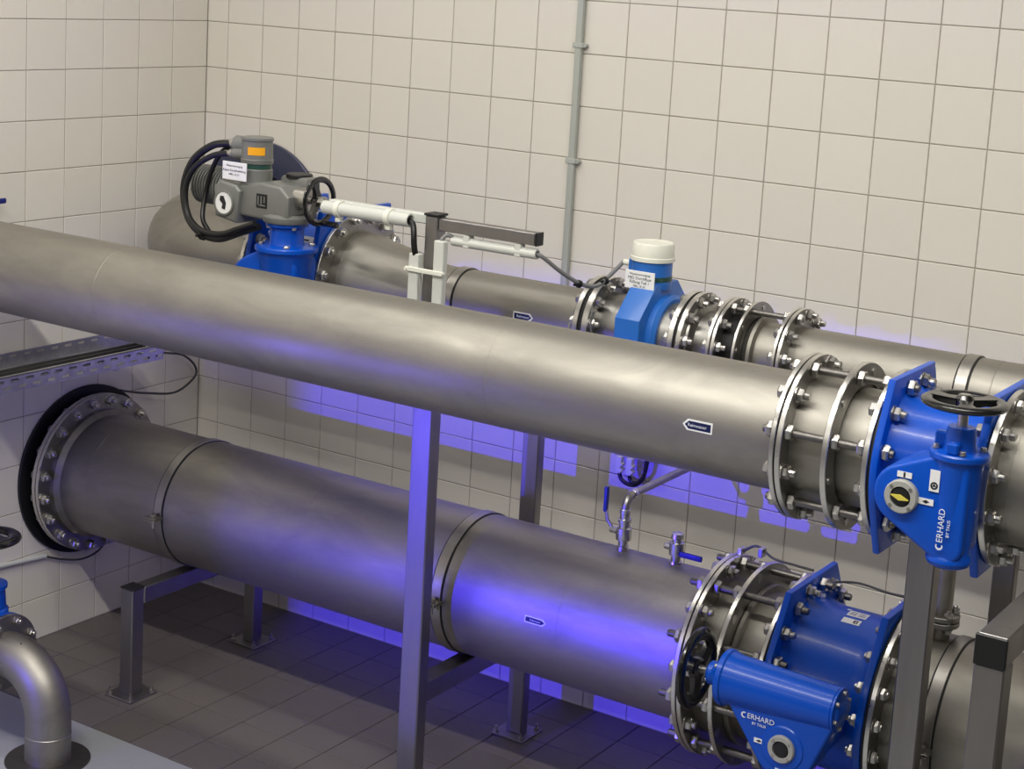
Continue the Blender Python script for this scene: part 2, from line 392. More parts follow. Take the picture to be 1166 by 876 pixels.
def pipe_label(parent, ax, r, x0, x1, deg, txt, point, h=0.075):
    """flat printed arrow label lying on the pipe"""
    tip = 0.07; e = [(x0, -h), (x1, -h), (x1, h), (x0, h)]
    def outline(g):
        a, b, k = x0+g, x1-g, h-g
        if point < 0: return [(a+g*.5, 0), (a+tip, -k), (b, -k), (b, k), (a+tip, k)]
        return [(a, -k), (b-tip, -k), (b-g*.5, 0), (b-tip, k), (a, k)]
    al = math.radians(deg); n = Vector((0, -math.cos(al), math.sin(al))); t = Vector((0, math.sin(al), math.cos(al)))
    c = Vector((0, ax[0], ax[1]))
    def fn(off): return lambda a, b, d: c+n*(r+off+d)+t*b+Vector((a, 0, 0))
    pl = part('pipe_label', MB().prism(outline(0), fn(0.0), -.004, .006), M['sticker'], parent, label='white edged navy arrow label')
    part('label_field', MB().prism(outline(.022), fn(0.006), 0, .003), M['navy'], pl, label='navy field')
    me = text_mesh(txt, h*.82, M['white_ink'], .001)
    o = place('lettering', me, c+n*(r+.012)+Vector(((x0+x1)/2, 0, 0)), pl, (math.pi/2-al, 0, 0))
    return pl
def strap(x0, x1, ax, r, label, group, lug=True, base_z=None):
    t = thing('pipe_strap', label, 'strap', ((x0+x1)/2, ax[0], ax[1]-r), group)
    ps = MB().annulus((0, ax[0], ax[1]), (1, 0, 0), x0, x1, r-.004, r+.028, 96, .006)
    part('band', ps, M['band'], t)
    part('liner', MB().annulus((0, ax[0], ax[1]), (1, 0, 0), x0-.025, x1+.025, r-.002, r+.014, 96, .003), M['rubber'], t, label='black rubber liner')
    if lug:
        y, z = ax[0]-r-.02, ax[1]
        for a, b in ((-.035, -.005), (.005, .035)): part('lug', MB().box((x0-.04, y-.24, z+a), (x1+.04, y+.02, z+b), .008), M['band'], t)
        b = MB(); xm = (x0+x1)/2
        b.lathe((xm, y-.1, z), (0, 0, 1), [(.035, 0), (.035, .06), (.09, .06), (.09, 0)], 6).cyl((xm, y-.1, z-.2), (xm, y-.1, z+.05), .03, 10).lathe((xm, y-.1, z), (0, 0, 1), [(-.09, 0), (-.09, .06), (-.035, .06), (-.035, 0)], 6)
        part('bolt', b, M['bolt'], t)
    return t
def handwheel(parent, c, d, R, rr, spokes=3, a0=0.3, mat=None, hub=0.12, dish=0.0):
    """spoked handwheel: the part is the hub, rim and spokes are its pieces"""
    mat = mat or M['black']; c = Vector(c); u, v, n = frame_of(d)
    h = part('handwheel', MB().lathe(c, n, [(-.09, 0), (-.09, hub*.8), (-.05, hub), (.05, hub), (.09, hub*.75), (.09, 0)], 20), mat, parent, label='black spoked handwheel')
    prof = []
    for k in range(14):
        a = 2*math.pi*k/14; prof.append((dish+rr*.6*math.sin(a), R-rr+rr*math.cos(a)))
    part('rim', MB().lathe(c, n, prof, 56, loop=True), mat, h)
    for k in range(spokes):
        a = a0+2*math.pi*k/spokes; e = u*math.cos(a)+v*math.sin(a); w = n.cross(e)
        mb = MB(); P = []
        for tt, wd, th in ((hub*.6, rr*1.2, .05), (R*.5, rr*.9, .04), (R-rr*1.4, rr*1.3, .045)):
            b = c+e*tt+n*(dish*tt/R); P.append([b+w*wd+n*th, b-w*wd+n*th, b-w*wd-n*th, b+w*wd-n*th])
        i0 = len(mb.v); mb.v += [q for r in P for q in r]
        for r in range(2):
            for k2 in range(4): mb.face((i0+4*r+k2, i0+4*r+(k2+1) % 4, i0+4*r+4+(k2+1) % 4, i0+4*r+4+k2))
        part('spoke', mb, mat, h)
    return h
def hull(pts):
    pts = sorted(set(pts))
    def half(p):
        o = []
        for q in p:
            while len(o) > 1 and (o[-1][0]-o[-2][0])*(q[1]-o[-2][1])-(o[-1][1]-o[-2][1])*(q[0]-o[-2][0]) <= 0: o.pop()
            o.append(q)
        return o
    a, b = half(pts), half(pts[::-1]); return a[:-1]+b[:-1]
def circ(x, z, r, n=40): return [(x+r*math.cos(2*math.pi*k/n), z+r*math.sin(2*math.pi*k/n)) for k in range(n)]
def footed_plate(ax, R, w, h=.02, n=72):
    """valve flange outline: a disc with a straight-edged pad above and a foot below"""
    return hull([(round(ax[0]+y, 5), round(ax[1]+z, 5)) for y, z in circ(0, 0, R, n)+[(-w, -R-h), (w, -R-h), (-w, R+h), (w, R+h)]])
YZ = lambda a, b, t: (t, a, b)
XZ = lambda a, b, t: (a, t, b)

# ================================================================ LOWER PIPE LINE
RL, FL = 1.27, 1.675
ph20 = [9+18*k for k in range(20)]
t = thing('sealing_flange', 'round dark sealing disc with bolted steel flange around the lower pipe', 'flange', (0.0, LOW[0], LOW[1]-1.8))
part('sealing_disc', MB().annulus((0, *LOW), (1, 0, 0), 0.0, 0.07, RL, 1.81, 96, .01), M['rubber'], t, label='dark disc against the tiles')
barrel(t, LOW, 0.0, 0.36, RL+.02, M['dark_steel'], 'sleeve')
flange(t, LOW, 0.27, 0.36, RL+.02, FL); gasket(t, LOW, 0.36, 0.38, RL+.02, FL-.05)
lower = thing('lower_pipe', 'thick lower stainless pipe running from the left wall to the bottom blue valve', 'pipe', (8, LOW[0], LOW[1]-RL))
flange(lower, LOW, 0.38, 0.46, RL, FL); bolts(lower, LOW, 0.27, 0.46, 1.55, ph20, .15)
part('collar', MB().lathe((0, *LOW), (1, 0, 0), [(.44, RL), (.44, 1.37), (.56, 1.36), (.66, RL+.005), (.66, RL)], 96), M['pipe'], lower)
barrel(lower, LOW, 0.36, 15.09, RL)
for x in (1.35, 6.9, 12.62, 14.86): seam(lower, LOW, x, RL)
flange(lower, LOW, 15.045, 15.12, RL, FL)
pipe_label(lower, LOW, RL, 12.0, 12.43, 7.8, 'Rohwasser', 1, .06)
# dismantling joint
j = thing('dismantling_joint', 'lower stainless dismantling joint with ring flange and tie rods beside black handwheel', 'pipe joint', (15.8, LOW[0], LOW[1]-FL), 'dismantling joints on the pipes')
gasket(j, LOW, 15.122, 15.138, RL, FL-.03)
flange(j, LOW, 15.14, 15.215, RL, FL, 'end_flange'); flange(j, LOW, 15.69, 15.77, RL+.05, FL, 'gland_ring'); flange(j, LOW, 16.42, 16.49, RL-.06, FL, 'end_flange')
part('sleeve', MB().lathe((0, *LOW), (1, 0, 0), [(15.2, RL), (15.2, RL+.02), (15.5, RL+.02), (15.52, RL+.05), (15.74, RL+.05), (15.74, RL-.07)], 96), M['pipe'], j)
part('inner_sleeve', MB().lathe((0, *LOW), (1, 0, 0), [(15.5, RL-.12), (15.76, RL-.06), (16.46, RL-.06)], 96).annulus((0, *LOW), (1, 0, 0), 15.77, 15.86, RL-.06, RL+.06, 96, .015), M['pipe'], j)
rods = [27+36*k for k in range(10)]; short = [9+36*k for k in range(10)]
tie_rods(j, LOW, 1.55, rods, 14.78, 16.84, .15, [(15.03, -1), (15.225, 1), (15.675, -1), (16.405, -1), (16.64, 1)])
bolts(j, LOW, 15.045, 15.215, 1.55, short, .15)
bolts(j, LOW, 16.42, 16.625, 1.55, short, .15)
for d in short:
    y, z = polar(LOW, 1.55, d); part('plug', MB().cyl((15.765, y, z), (15.778, y, z), .075, 14), M['bolt'], j)
pt = MB().tube(spline([(15.2, LOW[0]+.28, LOW[1]+1.72), (15.45, LOW[0]+.3, LOW[1]+1.86), (15.75, LOW[0]+.3, LOW[1]+1.72), (16.1, LOW[0]+.3, LOW[1]+1.7), (16.46, LOW[0]+.3, LOW[1]+1.69)], 8), .022, 8)
part('earthing_cable', pt, M['thin_cable'], j)
for cb in (MB().box((15.14, LOW[0]+.2, LOW[1]+1.66), (15.22, LOW[0]+.38, LOW[1]+1.78), .01), MB().box((15.5, LOW[0]+.22, LOW[1]+1.7), (15.58, LOW[0]+.38, LOW[1]+1.86), .01)): part('cable_clip', cb, M['bolt'], j)

def butterfly_valve(tag_, label, ax, xL0, xL1, xR0, xR1, R, padw, body, padh=.02):
    v = thing('butterfly_valve', label, 'valve', ((xL0+xR1)/2, ax[0], ax[1]-R-.02), 'blue butterfly valves')
    part('body', MB().lathe((0, *ax), (1, 0, 0), [(xL0, R*.8)]+body+[(xR1, R*.8)], 96), M['blue'], v)
    for a, b in ((xL0, xL1), (xR0, xR1)):
        part('flange_plate', MB().prism(footed_plate(ax, R, padw, padh), YZ, a, b, .025), M['blue'], v)
    return v
def indicator(v, c, r, yaw, pointer=True):
    x, y, z = c
    i = part('position_indicator', MB().lathe((x, y, z), (0, -1, 0), [(-.06, 0), (-.06, r), (.05, r), (.07, r*.93), (.07, r*.62), (.03, r*.6), (.03, 0)], 40), M['dial_grey'], v, label='grey position indicator ring')
    part('window', MB().lathe((x, y-.03, z), (0, -1, 0), [(0, 0), (0, r*.6), (.035, r*.52), (.05, 0)], 32), M['black_plastic'], i, label='dark dial window')
    if pointer:
        w, l = r*.17, r*.55; pl = [(-l, 0), (0, -w), (l, 0), (0, w)]
        ca, sa = math.cos(yaw), math.sin(yaw)
        part('pointer', MB().prism([(x+a*ca-b*sa, z+a*sa+b*ca) for a, b in pl], XZ, y-.07, y-.10), M['yellow'], i, label='yellow pointer')
    for k in range(4):
        a = math.pi/4+k*math.pi/2; part('screw', MB().cyl((x+r*.8*math.cos(a), y-.06, z+r*.8*math.sin(a)), (x+r*.8*math.cos(a), y-.085, z+r*.8*math.sin(a)), r*.1, 10), M['bolt'], i)
    return i
def brand(v, at, rotz, size):
    """white printed maker's mark: crescent, name and the small line under it"""
    x, y, z = at; rot = (math.pi/2, -rotz, 0)
    e = Vector((math.cos(rotz), 0, math.sin(rotz))); n = Vector((-math.sin(rotz), 0, math.cos(rotz))); p = Vector(at)
    me = text_mesh('ERHARD', size, M['white_ink'], .003)
    wd = max(q.co.x for q in me.vertices)-min(q.co.x for q in me.vertices); wd /= U
    place('lettering', me, p+e*size*.35, v, rot)
    cr = MB(); c = p-e*(wd/2+size*.12); ro, ri = size*.42, size*.27; pts = []
    for k in range(13):
        a = math.radians(62+236*k/12); pts.append((a, ro))
    for k in range(13):
        a = math.radians(298-236*k/12); pts.append((a, ri))
    def fn(a, b, d): q = c+e*(b*math.cos(a)+(size*.07 if b == ri else 0))+n*(b*math.sin(a)*1.0); return q+Vector((0, d, 0))
    for k in range(12):
        A = [fn(*pts[k], -.003), fn(*pts[k+1], -.003), fn(*pts[24-k], -.003), fn(*pts[25-k], -.003)]; cr.quad(*A)
    part('emblem', cr, M['white_ink'], v)
    me2 = text_mesh('BY TALIS', size*.5, M['white_ink'], .003)
    place('lettering', me2, p+e*size*.15-n*size*.82, v, rot)
def sticker(v, x0, x1, z0, z1, y, mark):
    s_ = part('sticker', MB().box((x0, y-.006, z0), (x1, y+.004, z1)), M['sticker'], v, label='white sticker')
    mb = MB(); xm, zm = (x0+x1)/2, (z0+z1)/2
    if mark == 'bar': mb.box((xm-.012, y-.009, zm-.03), (xm+.012, y-.005, zm+.03))
    if mark == 'drop': mb.prism([(xm-.045, zm), (xm, zm-.022), (xm+.045, zm), (xm, zm+.022)], XZ, y-.009, y-.005)
    if mark == 'ring':
        zm = z0+(z1-z0)*.27; mb.lathe((xm, y-.005, zm), (0, -1, 0), [(0, .026), (0, .046), (.004, .046), (.004, .026)], 20, loop=True)
        mb.prism([(xm-.026, zm-.012), (xm+.026, zm-.012), (xm, zm+.028)], XZ, y-.009, y-.005)
    part('print', mb, M['ink'], s_, label='black print')
# lower valve
lv = butterfly_valve('low', 'large blue butterfly valve on the lower pipe with sideways black handwheel', LOW, 16.515, 16.625, 18.09, 18.215, FL, .92,
    [(16.6, 1.44), (16.72, 1.33), (16.95, 1.275), (17.75, 1.275), (17.95, 1.32), (18.1, 1.44)])
gasket(lv, LOW, 16.492, 16.515, RL, FL-.03)
SX, SZ, WZ, WY = 17.39, LOW[1], -8.75, -5.78
part('shaft_housing', MB().cyl((SX, LOW[0]-1.1, SZ), (SX, WY+.2, SZ), .45, 32), M['blue'], lv)
hp = hull([(round(a, 4), round(b, 4)) for a, b in circ(SX, SZ, .50)+circ(16.62, WZ, .30)+circ(17.95, WZ-.03, .24)])
part('gear_housing', MB().prism(hp, XZ, WY+.3, -6.02, .05, 3), M['blue'], lv)
part('worm_housing', MB().lathe((0, WY, WZ), (1, 0, 0), [(16.27, 0), (16.27, .41), (16.29, .425), (16.36, .425), (16.38, .40), (16.5, .38), (17.4, .345), (17.95, .325), (18.08, .325), (18.1, .31), (18.1, 0)], 48), M['blue'], lv)
ec = MB().lathe((0, WY, WZ), (1, 0, 0), [(18.1, 0), (18.1, .33), (18.13, .33), (18.14, .31), (18.14, 0)], 40)
part('end_cap', ec, M['blue'], lv)
for k in range(6):
    a = math.radians(60*k+20); place('bolt', bolt_mesh('bolt', .02, .045, .0), (18.13, WY+.26*math.cos(a), WZ+.26*math.sin(a)), lv)
part('stem_bonnet', MB().lathe((0, WY, WZ), (1, 0, 0), [(16.02, 0), (16.02, .15), (16.05, .18), (16.12, .18), (16.18, .22), (16.25, .24), (16.28, .30)], 32), M['blue'], lv)
for k in range(4):
    a = math.radians(90*k+45); place('bolt', bolt_mesh('bolt', .02, .05, .0), (16.26, WY+.32*math.cos(a), WZ+.32*math.sin(a)), lv)
part('stem', MB().cyl((15.72, WY, WZ), (16.05, WY, WZ), .065, 16), M['bolt'], lv)
handwheel(lv, (15.80, WY, WZ), (-1, 0, 0), .63, .105, 3, 0.52, hub=.17)
indicator(lv, (SX, -6.03, SZ), .21, 0.6, False)
part('boss', MB().lathe((SX, -6.02, SZ), (0, -1, 0), [(0, .34), (.02, .32), (.02, .2)], 40), M['blue'], lv)
sticker(lv, 16.94, 17.1, -9.5, -9.43, -6.03, 'drop')
sticker(lv, 17.31, 17.47, -9.86, -9.79, -6.03, 'bar')
brand(lv, (16.98, -6.035, -9.13), 0.0, .115)
def curved_sticker(v, ax, r, x0, x1, d0, d1, mark, skew=0.0):
    mb = MB(); n = 6
    def pt(x, d, o): y, z = polar(ax, r+o, d); return (x, y, z)
    for k in range(n):
        a, b = d0+(d1-d0)*k/n, d0+(d1-d0)*(k+1)/n
        mb.quad(pt(x0, a, .005), pt(x1, a, .005), pt(x1, b, .005), pt(x0, b, .005))
    s_ = part('sticker', mb, M['sticker'], v, label='white sticker on top of the valve body')
    mb = MB()
    def blk(fx0, fx1, f0, f1):
        a, b = d0+(d1-d0)*f0, d0+(d1-d0)*f1; p, q = x0+(x1-x0)*fx0, x0+(x1-x0)*fx1
        mb.quad(pt(p, a, .008), pt(q, a, .008), pt(q, b, .008), pt(p, b, .008))
    for m in mark: blk(*m)
    part('print', mb, M['ink'], s_, label='grey print')
curved_sticker(lv, LOW, 1.275, 17.24, 17.56, 84, 94, [(.1, .45, .2, .3), (.1, .45, .45, .52), (.1, .45, .68, .75), (.55, .92, .2, .3), (.55, .92, .45, .52), (.55, .85, .68, .75)])
curved_sticker(lv, LOW, 1.275, 17.24, 17.54, 74, 80.5, [(.62, .72, .2, .8), (.62, .85, .2, .32), (.62, .85, .68, .8), (.78, .85, .2, .8)])
curved_sticker(lv, LOW, 1.275, 17.17, 17.23, 93, 96, [])
# pipe right of the lower valve
lr = thing('lower_pipe', 'thick lower stainless pipe stretch to the right of the bottom blue valve', 'pipe', (22, LOW[0], LOW[1]-RL))
gasket(lr, LOW, 18.22, 18.26, RL, FL-.03); flange(lr, LOW, 18.265, 18.345, RL, FL); barrel(lr, LOW, 18.3, 27.0, RL); seam(lr, LOW, 18.55, RL)
bolts(lr, LOW, 18.09, 18.345, 1.55, ph20, .14, 'stud', .05)

# ================================================================ UPPER (FRONT) PIPE LINE
RU, FU = 0.81, 1.1125
up = thing('upper_pipe', 'long middle stainless pipe crossing the whole picture nearest the viewer', 'pipe', (9, UP[0], UP[1]-RU))
barrel(up, UP, 0.0, 17.88, RU)
for x in (5.2, 13.2): seam(up, UP, x, RU)
flange(up, UP, 17.832, 17.898, RU, FU); pipe_label(up, UP, RU, 16.44, 16.88, 3.0, 'Reinwasser', -1, .075)
j = thing('dismantling_joint', 'middle stainless dismantling joint left of the upright blue valve, nearest the viewer', 'pipe joint', (18.5, UP[0], UP[1]-FU), 'dismantling joints on the pipes')
gasket(j, UP, 17.9, 17.915, RU, FU-.025)
flange(j, UP, 17.917, 17.993, RU, FU, 'end_flange'); flange(j, UP, 18.54, 18.623, RU+.03, FU, 'gland_ring'); flange(j, UP, 19.08, 19.157, RU-.05, FU, 'end_flange')
part('sleeve', MB().lathe((0, *UP), (1, 0, 0), [(17.96, RU), (17.96, RU+.03), (18.58, RU+.03), (18.58, RU-.06)], 96), M['pipe'], j)
part('inner_sleeve', MB().lathe((0, *UP), (1, 0, 0), [(18.5, RU-.1), (18.6, RU-.03), (19.12, RU-.03)], 96), M['pipe'], j)
tie_rods(j, UP, 1.0, [15+60*k for k in range(6)], 17.68, 19.44, .135, [(17.825, -1), (18.0, 1), (18.63, 1), (19.07, -1), (19.30, 1)])
bolts(j, UP, 17.832, 17.993, 1.0, [45+60*k for k in range(6)], .135); bolts(j, UP, 19.08, 19.29, 1.0, [45+60*k for k in range(6)], .135)
for k in range(6):
    y, z = polar(UP, 1.0, 45+60*k); part('plug', MB().cyl((18.62, y, z), (18.64, y, z), .05, 14), M['bolt'], j)
uv = butterfly_valve('up', 'upright blue butterfly valve on the middle pipe with flat black handwheel on top', UP, 19.19, 19.29, 20.45, 20.56, FU, .72,
    [(19.27, .95), (19.36, .9), (19.5, .87), (20.25, .87), (20.38, .9), (20.47, .95)])
gasket(uv, UP, 19.16, 19.19, RU, FU-.03)
SX, SZ, WX, WY = 19.85, UP[1], 20.40, -8.78
part('shaft_housing', MB().cyl((SX, UP[0]-.7, SZ), (SX, -8.6, SZ), .36, 32), M['blue'], uv)
hp = hull([(round(a, 4), round(b, 4)) for a, b in circ(SX, SZ, .375)+circ(WX-.02, -4.0, .24)+circ(WX, -4.88, .22)])
part('gear_housing', MB().prism(hp, XZ, -8.45, -9.03, .05, 3), M['blue'], uv)
part('worm_housing', MB().lathe((WX, WY, 0), (0, 0, 1), [(-5.17, 0), (-5.17, .2), (-5.14, .25), (-5.09, .275), (-5.04, .27), (-5.0, .24), (-4.98, .235), (-4.4, .27), (-3.95, .29), (-3.86, .31), (-3.84, 0)], 48), M['blue'], uv)
part('bonnet_flange', MB().lathe((WX, WY, 0), (0, 0, 1), [(-3.85, 0), (-3.85, .335), (-3.83, .35), (-3.78, .35), (-3.76, .335), (-3.75, .2), (-3.72, .185), (-3.5, .17), (-3.47, .155), (-3.47, 0)], 48), M['blue'], uv)
for lb in (MB().box((WX-.30, WY-.05, -3.76), (WX-.14, WY+.05, -3.56), .02), MB().box((WX-.07, WY-.30, -3.76), (WX+.07, WY-.14, -3.62), .02)): part('lug', lb, M['blue'], uv)
for k in range(4):
    a = math.radians(90*k+25); place('bolt', bolt_mesh('bolt', .02, .055, .0), (WX+.27*math.cos(a), WY+.27*math.sin(a), -3.76), uv, (0, -math.pi/2, 0))
part('stem', MB().cyl((WX, WY, -3.5), (WX, WY, -3.08), .062, 16), M['bolt'], uv)
handwheel(uv, (WX, WY, -3.18), (0, 0, 1), .51, .08, 3, 0.9, hub=.11)
indicator(uv, (SX, -9.045, SZ), .205, -.16)
sticker(uv, 19.765, 19.945, -4.15, -4.08, -9.04, 'bar'); sticker(uv, 20.05, 20.235, -4.42, -4.345, -9.04, 'drop')
sticker(uv, 20.165, 20.285, -4.24, -3.98, -9.045, 'ring')
brand(uv, (20.36, -9.068, -4.66), math.pi/2, .108)
ur = thing('upper_pipe', 'middle stainless pipe stretch at the right edge beyond the upright blue valve', 'pipe', (24, UP[0], UP[1]-RU))
gasket(ur, UP, 20.56, 20.578, RU, FU-.03); flange(ur, UP, 20.58, 20.66, RU, FU); barrel(ur, UP, 20.6, 27.0, RU); seam(ur, UP, 20.82, RU)
bolts(ur, UP, 20.45, 20.66, 1.0, [15+30*k for k in range(12)], .135)

# ================================================================ REAR PIPE LINE
R35, F35, R20, F20 = 0.89, 1.2625, 0.548, 0.835
XW, RC, XS = 1.60, 2.60, 4.20
ph16 = [11.25+22.5*k for k in range(16)]
t = thing('sealing_flange', 'large round dark steel disc on the back wall behind the grey actuator', 'flange', (XW, 0, REAR[1]-1.8))
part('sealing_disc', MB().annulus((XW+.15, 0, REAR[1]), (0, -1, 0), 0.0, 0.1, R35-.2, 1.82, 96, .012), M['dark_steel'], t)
part('stub', MB().lathe((XW, 0, REAR[1]), (0, -1, 0), [(0, R35), (.86, R35)], 64), M['pipe'], t)
part('flange', MB().annulus((XW, 0, REAR[1]), (0, -1, 0), .78, .86, R35, F35, 80, .012), M['flange'], t)
el = thing('pipe_elbow', 'wide stainless elbow turning from the rear pipe into the back wall', 'elbow', (XW+1, -2, REAR[1]-R35))
arc = [(XS-RC*math.sin(a), REAR[0]+RC*(1-math.cos(a)), REAR[1]) for a in [math.pi/2*k/20 for k in range(21)]]
part('bend', MB().tube([(XS+.02, REAR[0], REAR[1])]+arc[1:], R35, 72), M['pipe'], el, angle=60)
part('flange', MB().annulus((XW, 0, REAR[1]), (0, -1, 0), .87, .95, R35, F35, 80, .012), M['flange'], el)
for d in ph16:
    a = math.radians(d); place('bolt', bolt_mesh('bolt', .17, .14, .06), (XW+1.15*math.cos(a), -.865, REAR[1]+1.15*math.sin(a)), el, (0, 0, math.pi/2))
barrel(el, REAR, XS, 5.5, R35); seam(el, REAR, XS, R35); flange(el, REAR, 5.45, 5.53, R35, F35)
bolts(el, REAR, 5.45, 5.68, 1.15, ph16, .14)
rv = butterfly_valve('rear', 'blue butterfly valve on the rear pipe carrying the grey electric actuator', REAR, 5.56, 5.68, 7.08, 7.20, F35, 1.0,
    [(5.66, 1.05), (5.8, .98), (6.0, .95), (6.8, .95), (6.95, .98), (7.1, 1.05)], .07)
gasket(rv, REAR, 5.53, 5.56, R35, F35-.03)
SX, SZ, WX, WY = 6.43, REAR[1], 6.95, -5.22
part('shaft_housing', MB().cyl((SX, REAR[0]-.8, SZ), (SX, WY+.2, SZ), .5, 32), M['blue'], rv)
hp = hull([(round(a, 4), round(b, 4)) for a, b in circ(SX, SZ, .55)+circ(WX, -3.9, .42)+circ(WX, -4.9, .36)])
part('gear_housing', MB().prism(hp, XZ, WY+.35, WY-.28, .06, 3), M['blue'], rv)
part('worm_housing', MB().lathe((WX, WY, 0), (0, 0, 1), [(-5.2, 0), (-5.2, .33), (-5.1, .4), (-3.72, .47), (-3.62, .53), (-3.6, .56), (-3.54, .56), (-3.52, .54), (-3.5, .32), (-3.46, .30), (-3.2, .30), (-3.16, .38), (-3.1, .38), (-3.1, 0)], 48), M['blue'], rv)
for k in range(4):
    a = math.radians(90*k+40); place('bolt', bolt_mesh('bolt', .05, .08, .0), (WX+.44*math.cos(a), WY+.44*math.sin(a), -3.56), rv, (0, -math.pi/2, 0))
for k in range(4):
    a = math.radians(90*k+60); place('bolt', bolt_mesh('bolt', .05, .06, .0), (WX+.34*math.cos(a), WY+.34*math.sin(a), -3.13), rv, (0, -math.pi/2, 0))
part('type_plate', (lambda mb: mb)(MB().prism([(-4.48, -3.66), (-4.2, -3.36), (-4.2, -3.36)][:0] or [(0, 0), (.38, 0), (.38, .5), (0, .5)], lambda a, b, d: (6.42+a+.05, -4.62+b*.62, -3.86+b*.72+d), 0, .008)), M['sticker'], rv, label='white printed plate')
part('print', (lambda mb: [mb.prism([(.05, .06+.11*k), (.33-.06*(k % 2), .06+.11*k), (.33-.06*(k % 2), .10+.11*k), (.05, .10+.11*k)], lambda a, b, d: (6.47+a, -4.62+b*.62, -3.86+b*.72+d), .008, .011) for k in range(4)] and mb)(MB()), M['navy'], rv, label='blue print')
# reducer and narrow pipe
rd = thing('rear_pipe', 'stainless reducer tapering into the narrow rear pipe left of the flow meter', 'pipe', (9, REAR[0], REAR[1]-R20))
gasket(rd, REAR, 7.2, 7.225, R35, F35-.03); flange(rd, REAR, 7.225, 7.30, R35, F35); bolts(rd, REAR, 7.08, 7.30, 1.15, ph16, .145, 'bolt', .06)
part('reducer', MB().lathe((0, *REAR), (1, 0, 0), [(7.24, R35), (7.5, R35), (7.62, R35-.02), (7.8, R35-.06), (8.9, R20+.08), (9.1, R20+.02), (9.3, R20)], 96), M['pipe'], rd)
barrel(rd, REAR, 9.25, 12.44, R20); seam(rd, REAR, 7.45, R35); seam(rd, REAR, 9.3, R20)
flange(rd, REAR, 12.39, 12.48, R20, F20); pipe_label(rd, REAR, R20, 11.06, 11.46, 1.5, 'Rohwasser', 1, .07)
strap(9.57, 9.75, REAR, R20, 'steel strap around the narrow rear pipe beside the tall support post', 'straps on the rear pipe', False)
# flow meter
fm = thing('flow_meter', 'light blue electromagnetic flow meter with white round cap on the rear pipe', 'flow meter', (13.4, REAR[0], REAR[1]-.95))
gasket(fm, REAR, 12.485, 12.555, R20, F20-.03); flange(fm, REAR, 12.56, 12.67, R20, F20); flange(fm, REAR, 14.15, 14.25, R20, F20)
ph12 = [12+30*k for k in range(12)]
bolts(fm, REAR, 12.39, 12.67, .7375, ph12, .125)
barrel(fm, REAR, 12.6, 14.2, R20+.03, M['flange'], 'measuring_tube')
part('coil_ring', MB().lathe((0, *REAR), (1, 0, 0), [(13.2, R20), (13.2, .66), (13.24, .70), (13.78, .70), (13.84, .64), (13.84, R20)], 72), M['meter_blue'], fm)
oc = []
for k in range(8):
    a = math.radians(22.5+45*k); oc.append((REAR[0]+.97*math.cos(a), REAR[1]+.97*math.sin(a)))
part('sensor_housing', MB().prism(oc, YZ, 13.22, 13.68, .03), M['meter_blue'], fm)
part('slot', MB().box((13.3, -4.46, -4.66), (13.55, -4.40, -4.58), .01), M['black_plastic'], fm, label='dark slot')
part('neck', MB().lathe((13.40, -3.62, 0), (0, 0, 1), [(-3.5, .34), (-3.38, .34), (-3.36, .335), (-3.02, .335), (-3.02, 0)], 48).box((13.02, -3.75, -3.28), (13.15, -3.5, -3.06), .02), M['meter_blue'], fm)
part('green_band', MB().lathe((13.40, -3.62, 0), (0, 0, 1), [(-3.37, .335), (-3.37, .341), (-3.29, .341), (-3.29, .335)], 48), M['green'], fm)
part('cap', MB().lathe((13.40, -3.62, 0), (0, 0, 1), [(-3.06, 0), (-3.06, .345), (-3.05, .365), (-2.99, .365), (-2.98, .35), (-2.78, .345), (-2.755, .33), (-2.75, .30), (-2.76, .28), (-2.75, .1), (-2.75, 0)], 56), M['white_plastic'], fm)
part('cable_gland', MB().lathe((13.05, -3.62, -3.16), (-1, 0, .0), [(0, 0), (0, .07), (.06, .07), (.06, .055), (.18, .05), (.2, 0)], 12), M['white_plastic'], fm)
TX0, TX1, TZ0, TZ1, TY = 13.12, 13.66, -3.5, -3.2, -3.99
tg = part('name_tag', MB().box((TX0, TY-.012, TZ0), (TX1, TY+.01, TZ1), .004), M['sticker'], fm, label='white engraved tag')
for txt, sz, dz in (('Wasserversorgung', .05, .095), ('MID Durchfluss', .068, .03), ('Füllung Teil 1', .068, -.035), ('MBD_10_01', .045, -.1)):
    place('lettering', text_mesh(txt, sz, M['ink'], .001), ((TX0+TX1)/2, TY-.014, (TZ0+TZ1)/2+dz), tg, FACE_FRONT)
# spool and dismantling joint to the right of the meter
j = thing('dismantling_joint', 'small stainless spool and dismantling joint on the rear pipe right of the flow meter', 'pipe joint', (15.2, REAR[0], REAR[1]-F20), 'dismantling joints on the pipes')
gasket(j, REAR, 14.25, 14.295, R20, F20-.03); flange(j, REAR, 14.3, 14.385, R20, F20, 'end_flange')
part('spool', MB().lathe((0, *REAR), (1, 0, 0), [(14.34, R20+.16), (14.42, R20+.12), (14.48, R20), (14.88, R20)], 72), M['flange'], j)
bolts(j, REAR, 14.15, 14.385, .7375, ph12, .125)
flange(j, REAR, 14.838, 14.9, R20, F20, 'end_flange'); gasket(j, REAR, 14.9, 14.912, R20, F20-.03); flange(j, REAR, 14.915, 14.975, R20, F20, 'end_flange'); flange(j, REAR, 15.283, 15.335, R20+.04, F20, 'gland_ring')
part('sleeve', MB().lathe((0, *REAR), (1, 0, 0), [(14.95, R20), (14.95, R20+.04), (15.31, R20+.04), (15.31, R20-.05)], 72), M['rubber'], j, label='dark sleeve')
part('inner_sleeve', MB().lathe((0, *REAR), (1, 0, 0), [(15.2, R20-.06), (15.38, R20-.01), (15.44, R20+.08), (15.5, R20+.08), (15.52, R20-.02), (16.0, R20-.02)], 72), M['pipe'], j)
